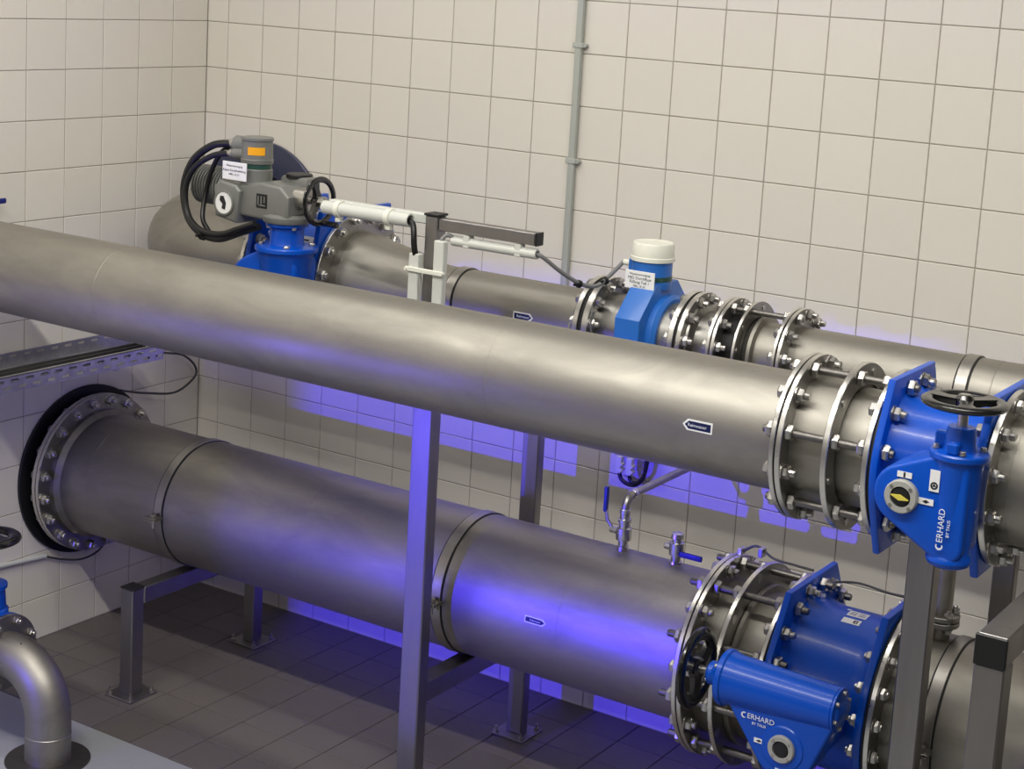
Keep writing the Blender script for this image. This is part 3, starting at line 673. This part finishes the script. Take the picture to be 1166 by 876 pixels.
flange(j, REAR, 15.966, 16.02, R20-.02, F20, 'end_flange')
bolts(j, REAR, 14.838, 14.975, .7375, [12+30*k for k in range(12) if k % 3 != 2], .12)
tie_rods(j, REAR, .7375, [72+90*k for k in range(4)], 14.72, 16.2, .12, [(14.83, -1), (14.98, 1), (15.275, -1), (15.96, -1), (16.11, 1)])
for d in (12, 42, 102, 132):
    y, z = polar(REAR, .7375, d); part('plug', MB().cyl((15.33, y, z), (15.35, y, z), .045, 12), M['bolt'], j)
rr = thing('rear_pipe', 'narrow stainless rear pipe at right ending in an elbow toward the wall', 'pipe', (18, REAR[0], REAR[1]-R20))
flange(rr, REAR, 16.04, 16.1, R20, F20); barrel(rr, REAR, 16.06, 19.27, R20); seam(rr, REAR, 16.2, R20); seam(rr, REAR, 19.27, R20)
bolts(rr, REAR, 15.966, 16.1, .7375, [12+30*k for k in range(12) if k % 3 != 2], .12)
arc = [(19.27+1.5*math.sin(a), REAR[0]+1.5*(1-math.cos(a)), REAR[1]) for a in [math.pi/2*k/14 for k in range(15)]]
part('bend', MB().tube([(19.25, REAR[0], REAR[1])]+arc[1:]+[(20.77, -.02, REAR[1])], R20, 48), M['pipe'], rr, angle=60)
strap(18.75, 18.93, REAR, R20, 'steel strap around the rear pipe at right above the upright blue valve', 'straps on the rear pipe', False)

# ---------------------------------------------------------------- straps on the lower pipe
strap(3.33, 3.53, LOW, RL, 'steel strap with bolted lug on the lower pipe above the small left frame', 'straps on the lower pipe')
strap(10.06, 10.26, LOW, RL, 'steel strap with bolted lug on the lower pipe behind the tall post', 'straps on the lower pipe')
strap(18.96, 19.15, LOW, RL, 'steel strap with bolted lug on the lower pipe right of the bottom valve', 'straps on the lower pipe')

# ---------------------------------------------------------------- support frames
def post(fr, x0, x1, y0, y1, z0, z1): return part('post', MB().box((x0, y0, z0), (x1, y1, z1), .02), M['frame'], fr)
def beam(fr, lo, hi): return part('beam', MB().box(lo, hi, .02), M['frame'], fr)
def base_plate(fr, xc, yc, w=.36, d=.36):
    bp = part('base_plate', MB().box((xc-w, yc-d, ZF), (xc+w, yc+d, ZF+.04), .012), M['frame'], fr)
    for sx, sy in ((-1, -1), (1, -1), (1, 1), (-1, 1)):
        b = MB().cyl((xc+sx*w*.78, yc+sy*d*.78, ZF+.03), (xc+sx*w*.78, yc+sy*d*.78, ZF+.16), .028, 10).lathe((xc+sx*w*.78, yc+sy*d*.78, ZF), (0, 0, 1), [(.04, 0), (.04, .055), (.085, .055), (.085, 0)], 6)
        part('anchor_bolt', b, M['bolt'], bp)
ZB = LOW[1]-RL-.006
f = thing('support_frame', 'low steel portal frame under the left end of the lower pipe', 'support frame', (3.42, -3.55, ZF), 'steel pipe support frames')
post(f, 3.26, 3.58, -5.46, -5.14, ZF+.03, ZB); post(f, 3.30, 3.58, -1.95, -1.65, ZF+.03, ZB); beam(f, (3.28, -5.14, ZB-.34), (3.58, -1.95, ZB))
part('end_cap', MB().box((3.25, -5.47, ZB), (3.59, -5.13, ZB+.03), .01), M['black_plastic'], f, label='black cap')
base_plate(f, 3.42, -5.3); base_plate(f, 3.45, -1.8)
f = thing('support_frame', 'tall steel frame in mid picture standing before and behind the lower pipe', 'support frame', (10.2, -3.5, ZF), 'steel pipe support frames')
ZR = REAR[1]-R20-.006
post(f, 10.03, 10.43, -5.45, -5.17, ZF+.03, ZR); post(f, 10.05, 10.40, -1.95, -1.72, ZF+.03, ZR)
beam(f, (10.06, -5.17, ZB-.38), (10.40, -1.95, ZB)); beam(f, (10.06, -5.17, ZR-.36), (10.40, -1.95, ZR))
base_plate(f, 10.23, -5.31); base_plate(f, 10.22, -1.83)
f2 = thing('cable_bracket', 'slim steel post with crossbar carrying conduits above the middle pipe', 'bracket', (10.25, -5.35, ZR))
part('post', MB().box((10.12, -5.48, ZR), (10.37, -5.22, -2.56), .018), M['frame'], f2)
part('post_cap', MB().box((10.10, -5.50, -2.56), (10.39, -5.20, -2.52), .01), M['black_plastic'], f2, label='black cap')
part('crossbar', MB().box((10.37, -5.45, -2.79), (12.25, -5.25, -2.585), .015), M['frame'], f2)
part('crossbar', MB().box((8.0, -5.40, -2.72), (10.12, -5.22, -2.56), .015), M['conduit'], f2)
part('end_cap', MB().box((12.25, -5.455, -2.795), (12.29, -5.245, -2.58), .008), M['black_plastic'], f2, label='black end cap')
f = thing('support_frame', 'steel frame standing behind the upright blue valve on the right', 'support frame', (19.05, -3.5, ZF), 'steel pipe support frames')
post(f, 18.78, 19.18, -5.45, -5.17, ZF+.03, ZR); post(f, 19.0, 19.35, -1.95, -1.72, ZF+.03, ZR)
beam(f, (18.82, -5.17, ZB-.38), (19.16, -1.95, ZB)); beam(f, (18.82, -5.17, ZR-.36), (19.16, -1.95, ZR))
base_plate(f, 18.98, -5.31); base_plate(f, 19.17, -1.83)
f = thing('support_frame', 'steel post at the right edge with black end cap and beam under middle pipe', 'support frame', (21.55, -10.4, ZF), 'steel pipe support frames')
ZU = UP[1]-RU-.006
post(f, 21.36, 21.70, -10.62, -10.30, ZF+.04, ZU-.34); beam(f, (21.36, -10.60, ZU-.34), (21.70, -6.4, ZU))
post(f, 21.36, 21.70, -6.75, -6.43, ZF+.03, ZU-.34)
part('end_cap', MB().box((21.355, -10.645, ZU-.345), (21.705, -10.60, ZU+.003), .01), M['black_plastic'], f, label='black square end cap')
base_plate(f, 21.53, -10.46); base_plate(f, 21.53, -6.59)

# ---------------------------------------------------------------- electric actuator on the rear valve
AX, AY = 6.95, -5.22
ac = thing('electric_actuator', 'grey electric valve actuator with finned motor and black side wheel', 'actuator', (AX, AY, -3.1))
part('gearbox_case', MB().prism([(6.02, -3.06), (7.22, -3.1), (7.24, -2.62), (7.05, -2.45), (6.6, -2.42), (6.02, -2.52)], XZ, -4.92, -5.56, .06, 3).box((6.55, -5.0, -2.6), (7.18, -4.62, -2.33), .06, 2).lathe((AX, AY, 0), (0, 0, 1), [(-3.1, .42), (-3.06, .44), (-3.0, .44), (-2.95, .35)], 40), M['grey_paint'], ac)
part('dial_housing', MB().prism([(5.62, -3.12), (6.12, -3.2), (6.2, -2.62), (6.1, -2.52), (5.7, -2.46), (5.58, -2.6)], XZ, -4.95, -5.66, .06, 3), M['grey_paint'], ac)
dl = part('dial', MB().lathe((5.86, -5.66, -2.86), (0, -1, 0), [(-.02, 0), (-.02, .23), (.03, .23), (.04, .2), (.02, .19), (.02, 0)], 36), M['grey_paint'], ac)
part('dial_face', MB().lathe((5.86, -5.682, -2.86), (0, -1, 0), [(0, 0), (0, .19), (.006, .19), (.006, 0)], 36), M['sticker'], dl, label='white dial face')
part('dial_mark', MB().prism([(5.78, -2.74), (5.86, -2.74), (5.92, -2.86), (5.9, -2.98), (5.82, -2.96), (5.84, -2.88), (5.77, -2.82)], XZ, -5.688, -5.694), M['ink'], dl, label='dark mark')
fm_ = MB(); prof = []
x = 4.60
while x < 5.45:
    prof += [(x, .36), (x+.03, .36), (x+.035, .30), (x+.06, .30)]; x += .065
part('motor', MB().lathe((0, -4.85, -2.72), (1, 0, 0), [(4.55, 0), (4.55, .3), (4.59, .34)]+prof+[(5.6, .3), (6.2, .3)], 40), M['grey_paint'], ac, label='finned motor')
CX, CY = 6.20, -5.22
part('control_head', MB().lathe((CX, CY, 0), (0, 0, 1), [(-2.62, .285), (-2.25, .28), (-2.23, .262), (-2.15, .262), (-2.14, .285), (-2.07, .292), (-2.06, .28), (-1.75, .27), (-1.73, .285), (-1.69, .285), (-1.68, .27), (-1.68, 0)], 48).cyl((CX-.05, CY+.05, -1.86), (CX-.55, CY+.05, -1.86), .16, 24, .03).cyl((CX-.05, CY-.1, -2.0), (CX-.48, CY-.1, -2.02), .10, 20, .02), M['grey_paint'], ac)
part('green_band', MB().lathe((CX, CY, 0), (0, 0, 1), [(-2.23, .258), (-2.23, .268), (-2.15, .268), (-2.15, .258)], 48), M['green'], ac)
part('top_cover', MB().lathe((6.83, -4.8, 0), (0, 0, 1), [(-2.36, .24), (-2.31, .24), (-2.29, .22), (-2.29, 0)], 32), M['black_plastic'], ac, label='dark round cover')
def wrap(mb, cx, cy, r, a0, a1, z0, z1, n=8):
    for k in range(n):
        a, b = math.radians(a0+(a1-a0)*k/n), math.radians(a0+(a1-a0)*(k+1)/n)
        P = lambda q, z: (cx+r*math.cos(q), cy+r*math.sin(q), z)
        mb.quad(P(a, z0), P(b, z0), P(b, z1), P(a, z1))
    return mb
part('warning_sticker', wrap(MB(), CX, CY, .282, -85, -20, -1.98, -1.84), M['orange'], ac, label='orange sticker')
part('nameplate', MB().box((6.52, -5.57, -2.87), (6.76, -5.555, -2.62)), M['black_plastic'], ac, label='black plate')
nm = MB()
for k in range(3): nm.box((6.55+.07*k, -5.574, -2.83+.03*k), (6.575+.07*k, -5.569, -2.66))
nm.box((6.55, -5.574, -2.83), (6.73, -5.569, -2.81)); part('print', nm, M['grey_paint'], ac, label='grey print on plate')
part('wheel_shaft', MB().cyl((7.15, -5.2, -2.66), (7.45, -5.2, -2.66), .2, 24, .02).cyl((7.4, -5.2, -2.66), (7.78, -5.2, -2.66), .07, 16).lathe((7.66, -5.2, -2.66), (1, 0, 0), [(0, 0), (0, .1), (.1, .1), (.1, 0)], 6), M['bolt'], ac)
handwheel(ac, (7.6, -5.2, -2.66), (1, 0, 0), .44, .055, 3, 1.2, hub=.1, dish=.04)
part('crank_handle', MB().cyl((7.62, -5.1, -3.05), (7.98, -5.1, -3.05), .055, 16, .015), M['black'], ac)
part('gland', MB().lathe((CX-.53, CY+.05, -1.86), (-1, 0, 0.0), [(0, 0), (0, .11), (.08, .11), (.08, .08), (.22, .07), (.24, 0)], 14).lathe((CX-.47, CY-.1, -2.02), (-1, 0, 0), [(0, 0), (0, .08), (.06, .08), (.06, .06), (.2, .05), (.22, 0)], 14), M['bolt'], ac)
tg = part('name_tag', MB().box((5.76, -5.63, -2.44), (6.32, -5.61, -2.12), .004), M['sticker'], ac, label='white engraved tag')
for txt, sz, dz in (('Wasserversorgung', .05, .09), ('Klappe Entnahmeleitung', .055, .01), ('MBK_10_01', .05, -.06)):
    place('lettering', text_mesh(txt, sz, M['ink'], .001), (6.04, -5.632, -2.28+dz), tg, FACE_FRONT)
def cable(name, pts, r, mat, label, seg=10, group=None, ties=None, n=10):
    if ties is None: return solo(name, MB().tube(spline(pts, n), r, seg), mat, label, 'cable', pts[0], group)
    t_ = thing(name, label, 'cable', pts[0], group); part('sheath', MB().tube(spline(pts, n), r, seg), mat, t_)
    for (p, d) in ties:
        part('cable_tie', MB().lathe(p, d, [(-.03, r+.004), (-.03, r+.03), (.03, r+.03), (.03, r+.004)], 12, loop=True).box([p[0]-.03, p[1]-r-.1, p[2]-.02], [p[0]+.02, p[1]-r, p[2]+.02]), M['black_plastic'], t_)
    return t_
cable('cable', [(5.56, -5.17, -1.86), (5.2, -5.3, -1.93), (4.78, -5.35, -2.25), (4.62, -5.4, -2.75), (4.78, -5.45, -3.25), (5.2, -5.55, -3.5), (5.75, -5.65, -3.52), (6.3, -5.72, -3.33), (6.75, -5.74, -3.17)], .07, M['cable'], 'thick black cable looping left from the top of the grey actuator', ties=[((5.3, -5.59, -3.52), (1, -.1, 0))])
cable('cable', [(5.62, -5.32, -2.02), (5.3, -5.4, -2.1), (4.92, -5.45, -2.35), (4.76, -5.5, -2.75), (4.88, -5.55, -3.2), (5.3, -5.66, -3.42), (5.85, -5.74, -3.42), (6.35, -5.82, -3.25), (6.75, -5.85, -3.1)], .055, M['cable'], 'thinner black cable on the inside of the actuator cable loop')
cable('cable', [(5.5, -5.17, -1.9), (5.28, -5.2, -2.1), (5.1, -5.22, -2.45), (5.02, -5.26, -2.85), (5.1, -5.4, -3.25), (5.35, -5.5, -3.46)], .045, M['cable'], 'short straighter black cable dropping inside the actuator cable loops')
# ---------------------------------------------------------------- conduits and cables
def clip_band(mb, x, ax_y, ax_z, r, w=.05): return mb.annulus((0, ax_y, ax_z), (1, 0, 0), x-w, x+w, r-.004, r+.03, 24, .004).box((x-w, ax_y-.06, ax_z-r-.1), (x+w, ax_y+.06, ax_z-r-.02), .01)
c1 = thing('conduit', 'thick white conduit pipe running from the actuator to the slim post', 'conduit', (8.7, -5.52, -2.85))
part('tube', MB().lathe((0, -5.52, -2.68), (1, 0, 0), [(8.02, .09), (8.02, .115), (9.85, .115), (9.85, .09)], 24, loop=True), M['conduit'], c1)
for x in (8.35, 9.42): part('clip', clip_band(MB(), x, -5.52, -2.68, .115), M['white_plastic'], c1)
c2 = thing('conduit', 'short thin white conduit hanging beneath the dark crossbar', 'conduit', (11.4, -5.35, -2.95))
part('tube', MB().lathe((0, -5.36, -2.93), (1, 0, 0), [(10.62, .06), (10.62, .085), (12.26, .085), (12.26, .06)], 20, loop=True), M['conduit'], c2)
for x in (10.86, 11.86): part('clip', MB().box((x, -5.44, -3.01), (x+.12, -5.28, -2.80), .012), M['conduit'], c2)
c3 = solo('conduit', MB().box((9.92, -5.62, -4.6), (10.12, -5.48, -3.2), .015), M['conduit'], 'square white conduit on the left side of the slim post', 'conduit', (10.02, -5.5, -4.6))
c4 = solo('conduit', MB().box((10.40, -5.60, -4.6), (10.60, -5.46, -2.93), .015), M['conduit'], 'square white conduit on the right side of the slim post', 'conduit', (10.5, -5.5, -4.6))
solo('conduit_clamp', MB().box((9.88, -5.66, -3.50), (10.64, -5.62, -3.42), .01).cyl((9.9, -5.68, -3.46), (9.9, -5.6, -3.46), .03, 10).cyl((10.62, -5.68, -3.46), (10.62, -5.6, -3.46), .03, 10), M['white_plastic'], 'white strap clamping two square conduits to the slim post', 'clamp', (10.25, -5.64, -3.5))
cable('cable', [(9.8, -5.52, -2.69), (9.92, -5.55, -2.72), (9.99, -5.6, -2.85), (10.02, -5.62, -3.05), (10.02, -5.55, -3.3)], .05, M['cable'], 'black cable bending down out of the thick white conduit')
cable('cable', [(10.5, -5.53, -3.0), (10.5, -5.5, -2.9), (10.56, -5.42, -2.84), (10.7, -5.36, -2.92)], .035, M['grey_cable'], 'short grey cable between the square conduit and the thin conduit')
cable('cable', [(12.2, -5.36, -2.93), (12.32, -5.3, -2.97), (12.5, -5.0, -3.22), (12.66, -4.6, -3.45), (12.75, -4.25, -3.5), (12.80, -3.95, -3.36), (12.86, -3.62, -3.16)], .035, M['grey_cable'], 'grey cable drooping from the thin conduit to the blue flow meter',
      ties=[((12.64, -4.65, -3.44), (.5, .8, -.3)), ((12.78, -4.05, -3.44), (.3, .8, .3))])
cable('earthing_cable', [(12.36, -4.18, -3.9), (12.33, -4.3, -4.1), (12.33, -4.38, -4.4), (12.36, -4.35, -4.75)], .02, M['grey_cable'], 'thin grey earthing wire on the left flange of the flow meter', 8)
cable('earthing_cable', [(12.70, -4.22, -3.95), (12.74, -4.36, -4.15), (12.84, -4.42, -4.32), (13.0, -4.45, -4.38), (13.18, -4.46, -4.3)], .02, M['thin_cable'], 'thin dark earthing wire looping from meter flange to its blue housing', 8)
wc = thing('conduit', 'thin grey vertical conduit on the back wall above the rear pipe', 'conduit', (9.6, -.1, -7))
part('tube', MB().box((9.545, -.14, -7.0), (9.685, -.02, CEIL), .03, 2), M['wall_conduit'], wc)
for z in (.16, -2.05, 2.4): part('clip', MB().box((9.50, -.155, z-.05), (9.73, 0, z+.05), .012).cyl((9.745, -.12, z), (9.745, 0, z), .04, 10), M['wall_conduit'], wc)
# cable tray on the left wall
tr = thing('cable_tray', 'perforated galvanised cable tray along the left wall under the middle pipe', 'cable tray', (.8, -5.5, -6.93))
def perforated(name, fn, y0, y1, h0, h1, rows, pitch=.36, slot=.19, sh=.05):
    """sheet from y0..y1 and h0..h1 with rows of real slots; fn(y,h,d)->point"""
    hs = [h0]
    for r in rows: hs += [r-sh/2, r+sh/2]
    hs.append(h1); mb = MB(); n = int((y1-y0)/pitch)
    for i in range(len(hs)-1):
        if i % 2 == 0: cells = [(y0, y1)]
        else:
            off = .5*pitch*((i//2) % 2); cells = []; y = y0; k = 0
            while True:
                s0 = y0+off+.08+k*pitch
                if s0+slot > y1: break
                cells.append((y, s0)); y = s0+slot; k += 1
            cells.append((y, y1))
        for a, b in cells: mb.prism([(a, hs[i]), (b, hs[i]), (b, hs[i+1]), (a, hs[i+1])], lambda p, q, d: fn(p, q, d), 0, .012)
    return part(name, mb, M['zinc'], tr)
Y0, Y1 = -9.5, -2.72
perforated('back_flange', lambda y, h, d: (.03+d, y, h), Y0, Y1+.6, -6.93, -6.62, [-6.70])
perforated('tray_bed', lambda y, h, d: (h, y, -6.93+d), Y0, Y1, .03, 1.55, [.3, .62, .94, 1.26])
perforated('front_flange', lambda y, h, d: (1.55+d, y, h), Y0, Y1, -6.93, -6.62, [-6.84, -6.71])
part('lip', MB().box((1.46, Y0, -6.632), (1.562, Y1, -6.62)), M['zinc'], tr)
for y in (-4.0, -7.0): part('bracket', MB().box((0, y, -6.99), (1.5, y+.1, -6.93), .008), M['zinc'], tr)
cable('cable', [(.86, -9.4, -6.83), (.87, -7, -6.83), (.85, -5, -6.83), (.87, -3.4, -6.83), (.86, -2.6, -6.83)], .085, M['cable'], 'black cable lying in the perforated tray, the one nearer its front edge')
cable('cable', [(.67, -9.4, -6.83), (.68, -7, -6.83), (.66, -5, -6.83), (.68, -3.5, -6.83), (.66, -2.6, -6.83)], .085, M['cable'], 'black cable lying in the perforated tray, the one nearer the wall')
cable('cable', [(1.3, -2.85, -6.86), (1.0, -2.4, -6.95), (.6, -1.6, -7.15), (.25, -.75, -7.4), (.12, -.25, -7.75), (.15, -.3, -8.0), (.25, -1.0, -8.2), (.3, -1.9, -8.05), (.36, -2.6, -7.87), (.36, -2.75, -7.82)], .025, M['thin_cable'], 'thin dark cable looping from the tray end to the lower wall flange', 8)
solo('cable_connector', MB().cyl((1.42, -2.95, -6.86), (1.25, -2.65, -6.9), .07, 12, .01).cyl((1.27, -2.69, -6.895), (1.2, -2.56, -6.91), .045, 12), M['black_plastic'], 'small black connector at the right end of the cable tray', 'connector', (1.35, -2.8, -6.93))
lc = solo('conduit', MB().tube([(.06, -9, -10.75), (.06, -5.7, -11.03), (.06, -4.5, -11.13)], .05, 10), M['conduit'], 'thin pale conduit on the left wall at the left picture edge', 'conduit', (.06, -6, -11.1))
cable('cable', [(.06, -4.55, -11.12), (.1, -4.1, -11.3), (.15, -3.6, -11.42), (.2, -3.2, -11.35), (.28, -3.0, -11.12)], .022, M['thin_cable'], 'thin dark cable from the left wall conduit to the lower flange', 8)

# ---------------------------------------------------------------- small fittings on the lower pipe
bv = thing('ball_valve', 'steel ball valve with raised navy lever feeding a bent pipe upward', 'valve', (13.05, -3.3, LOW[1]+RL))
X0, YB, Z0 = 13.05, -3.3, LOW[1]+RL-.02
part('body', MB().lathe((X0, YB, 0), (0, 0, 1), [(Z0, .0), (Z0, .11), (Z0+.1, .10), (Z0+.11, .085), (Z0+.2, .085), (Z0+.21, .13), (Z0+.3, .14), (Z0+.42, .13), (Z0+.44, .10), (Z0+.52, .10), (Z0+.53, .12), (Z0+.58, .12), (Z0+.59, .085), (Z0+.70, .085), (Z0+.70, 0)], 16), M['brass'], bv)
part('gland_nut', MB().cyl((X0-.1, YB, Z0+.34), (X0-.26, YB, Z0+.34), .06, 6), M['brass'], bv)
part('lever', MB().tube([(X0-.22, YB, Z0+.34), (X0-.34, YB, Z0+.50), (X0-.38, YB, Z0+.66)], .035, 8), M['bolt'], bv)
part('lever_sleeve', MB().box((X0-.42, YB-.05, Z0+.62), (X0-.35, YB+.05, Z0+1.08), .03, 2), M['navy_lever'], bv, label='navy plastic lever sleeve')
br = thing('branch_pipe', 'thin bent steel pipe rising from the ball valve to the back wall', 'pipe', (X0, -1.6, Z0+.9))
part('tube', MB().tube([(X0, YB, Z0+.68)]+[(X0, YB+.22-.22*math.cos(a), Z0+.75+.22*math.sin(a)) for a in [math.pi/2*k/8 for k in range(9)]]+[(X0, -.02, Z0+.99)], .07, 16), M['flange'], br)
part('fitting', MB().cyl((X0, YB+.2, Z0+.97), (X0, YB+.3, Z0+.972), .09, 14, .01), M['brass'], br); part('fitting', MB().cyl((X0, YB, Z0+.66), (X0, YB, Z0+.76), .095, 14, .01), M['brass'], br)
dv = thing('drain_valve', 'small steel ball valve with short blue lever near the bottom valve', 'valve', (14.05, -3.25, LOW[1]+RL))
X0, YB = 14.05, -3.25
part('body', MB().lathe((X0, YB, 0), (0, 0, 1), [(Z0, 0), (Z0, .12), (Z0+.05, .11), (Z0+.06, .085), (Z0+.16, .085), (Z0+.17, .125), (Z0+.38, .125), (Z0+.39, .08), (Z0+.45, .08), (Z0+.46, .11), (Z0+.54, .10), (Z0+.56, 0)], 16), M['brass'], dv)
part('gland_nut', MB().cyl((X0-.1, YB, Z0+.28), (X0-.22, YB, Z0+.28), .055, 6), M['brass'], dv)
part('lever', MB().box((X0+.1, YB-.10, Z0+.17), (X0+.52, YB-.04, Z0+.27), .02, 2), M['navy_lever'], dv, label='blue plastic lever')
VX, VR = 18.72, .145
vs = thing('vent_pipe', 'short vertical steel pipe with bolted flange behind the right post', 'pipe', (VX, -3.4, LOW[1]+RL))
part('tube', MB().lathe((VX, -3.4, 0), (0, 0, 1), [(LOW[1]+RL-.03, VR), (REAR[1]-R20, VR)], 24), M['pipe'], vs)
for za in (-8.0, -7.9): part('flange', MB().annulus((VX, -3.4, 0), (0, 0, 1), za, za+.08, VR, .27, 40, .01), M['flange'], vs)
for k in range(4):
    a = math.radians(45+90*k); place('bolt', bolt_mesh('bolt', .18, .1, .05), (VX+.21*math.cos(a), -3.4+.21*math.sin(a), -7.91), vs, (0, -math.pi/2, 0))
# plug connectors hanging on the back wall
pc = thing('cable_plugs', 'two white cable plugs with black cable loops on the back wall', 'connector', (11.4, -.3, -8.05))
for x in (11.24, 11.47): part('plug', MB().prism([(x-.05, -7.86), (x+.05, -7.86), (x+.05, -7.82), (x+.09, -7.81), (x+.09, -7.77), (x+.05, -7.76), (x+.05, -7.72), (x+.09, -7.71), (x+.09, -7.67), (x+.05, -7.66), (x+.06, -7.6), (x+.06, -7.54), (x-.06, -7.54), (x-.06, -7.6), (x-.05, -7.62)], XZ, -.38, -.26), M['white_plastic'], pc, label='white plug')
for lp in (MB().tube(spline([(11.24, -.32, -7.84), (11.3, -.32, -7.98), (11.45, -.32, -8.05), (11.62, -.32, -8.03), (11.76, -.32, -7.88), (11.82, -.32, -7.6), (11.84, -.3, -7.2)], 8), .04, 10), MB().tube(spline([(11.47, -.33, -7.84), (11.5, -.33, -7.95), (11.58, -.33, -8.0), (11.7, -.33, -7.95), (11.8, -.32, -7.75), (11.86, -.3, -7.2)], 8), .04, 10)): part('cable_loop', lp, M['cable'], pc, label='black cable loop')
part('holder', MB().box((11.1, -.3, -7.54), (11.95, -.02, -7.4), .015), M['white_plastic'], pc)
cable('earthing_cable', [(16.75, -2.85, LOW[1]+1.5), (17.1, -2.7, LOW[1]+1.52), (17.6, -2.66, LOW[1]+1.47), (18.0, -2.7, LOW[1]+1.5), (18.1, -2.8, LOW[1]+1.52)], .02, M['thin_cable'], 'thin dark wire behind the bottom blue valve between its flanges', 8)

# ---------------------------------------------------------------- stub elbow and gate valve at bottom left
EX, EY, EZ = 4.33, -8.20, -11.22
se = thing('stub_elbow', 'curved stainless stub elbow with floor collar at bottom left', 'elbow', (EX, EY, ZF))
part('collar', MB().lathe((EX, EY, 0), (0, 0, 1), [(ZF+.01, 0), (ZF+.01, .75), (ZF+.035, .745), (ZF+.04, .40)], 56), M['rod'], se)
rc = .92; arc = [(EX-rc+rc*math.cos(a), EY, EZ-rc+rc*math.sin(a)) for a in [math.pi/2*k/16 for k in range(17)]]
part('bend', MB().tube([(EX, EY, ZF+.03)]+arc+[(EX-rc-.3, EY, EZ)], .405, 48), M['pipe'], se, angle=60)
part('weld_seam', MB().lathe((EX, EY, 0), (0, 0, 1), [(ZF+.50, .40), (ZF+.512, .412), (ZF+.53, .412), (ZF+.542, .40)], 48), M['band'], se)
part('marking', MB().tube([(EX-.62, EY-.1, EZ+.345), (EX-.46, EY-.12, EZ+.235), (EX-.33, EY-.14, EZ+.10)], .022, 8), M['rubber'], se, label='short black mark')
FXE = EX-rc-.2
part('flange', MB().annulus((0, EY, EZ), (1, 0, 0), FXE-.08, FXE, .40, .71, 56, .012), M['flange'], se)
for k in range(8):
    a = math.radians(22.5+45*k); place('bolt', bolt_mesh('bolt', .18, .11, .06), (FXE-.09, EY+.6*math.cos(a), EZ+.6*math.sin(a)), se)
gv = thing('gate_valve', 'blue gate valve with black handwheel cut off by the left picture edge', 'valve', (2.75, EY, EZ-.71))
part('body', MB().annulus((0, EY, EZ), (1, 0, 0), FXE-.19, FXE-.09, .3, .71, 56, .015).lathe((0, EY, EZ), (1, 0, 0), [(2.1, .4), (2.35, .36), (2.7, .36), (3.0, .42)], 40).annulus((0, EY, EZ), (1, 0, 0), 2.08, 2.18, .3, .71, 56, .015), M['blue'], gv)
part('bonnet', MB().lathe((2.72, EY, 0), (0, 0, 1), [(EZ, .3), (EZ+.62, .3), (EZ+.66, .36), (EZ+.72, .36), (EZ+.76, .32), (EZ+1.1, .3), (EZ+1.14, .34), (EZ+1.2, .34), (EZ+1.22, .16), (EZ+1.5, .14), (EZ+1.5, 0)], 32), M['blue'], gv)
part('stem', MB().cyl((2.72, EY, EZ+1.45), (2.72, EY, -9.05), .06, 12), M['bolt'], gv)
handwheel(gv, (2.72, EY, -9.16), (0, 0, 1), .58, .12, 3, 0.25, hub=.13)
gp = thing('branch_pipe', 'stainless pipe behind the left picture edge joining wall and gate valve', 'pipe', (1.1, EY, EZ-.4))
barrel(gp, (EY, EZ), 0.0, 2.06, .405); flange(gp, (EY, EZ), 1.98, 2.07, .4, .71)
wl = thing('tap', 'navy lever of a wall tap peeking in at the left picture edge', 'valve', (.1, -6.0, -3.5))
part('body', MB().lathe((0, -6.15, -3.6), (1, 0, 0), [(0, .12), (.05, .12), (.06, .08), (.35, .08), (.36, 0)], 14), M['brass'], wl)
part('lever', MB().box((.24, -6.12, -3.55), (.30, -5.77, -3.44), .03, 2), M['navy_lever'], wl)

# unseen blue floodlight, camera side; hooded housing added to crop its beam
fx0, fy0, fz0 = FLOOD
fl = thing('floodlight', 'unseen blue floodlight on a stand, black housing added to crop its beam', 'lamp', (fx0, fy0, ZF))
hb = MB(); A = [(-.2, -.18), (.2, -.18), (.2, .18), (-.2, .18)]; B = [(-.41, -.354), (.48, -.354), (.48, .212), (-.41, .212)]
for q, yy in ((A, -.3), (B, 1.0)): hb.v += [Vector((fx0+a, fy0+yy, fz0+b)) for a, b in q]
hb.face((3, 2, 1, 0))
for i in range(4): hb.face((i, (i+1) % 4, 4+(i+1) % 4, 4+i))
part('added_hood', hb, M['black_plastic'], fl)
part('stand', MB().cyl((fx0, fy0, ZF), (fx0, fy0, fz0-.3), .08, 12).cyl((fx0, fy0, ZF), (fx0, fy0, ZF+.06), .8, 24), M['black_plastic'], fl)
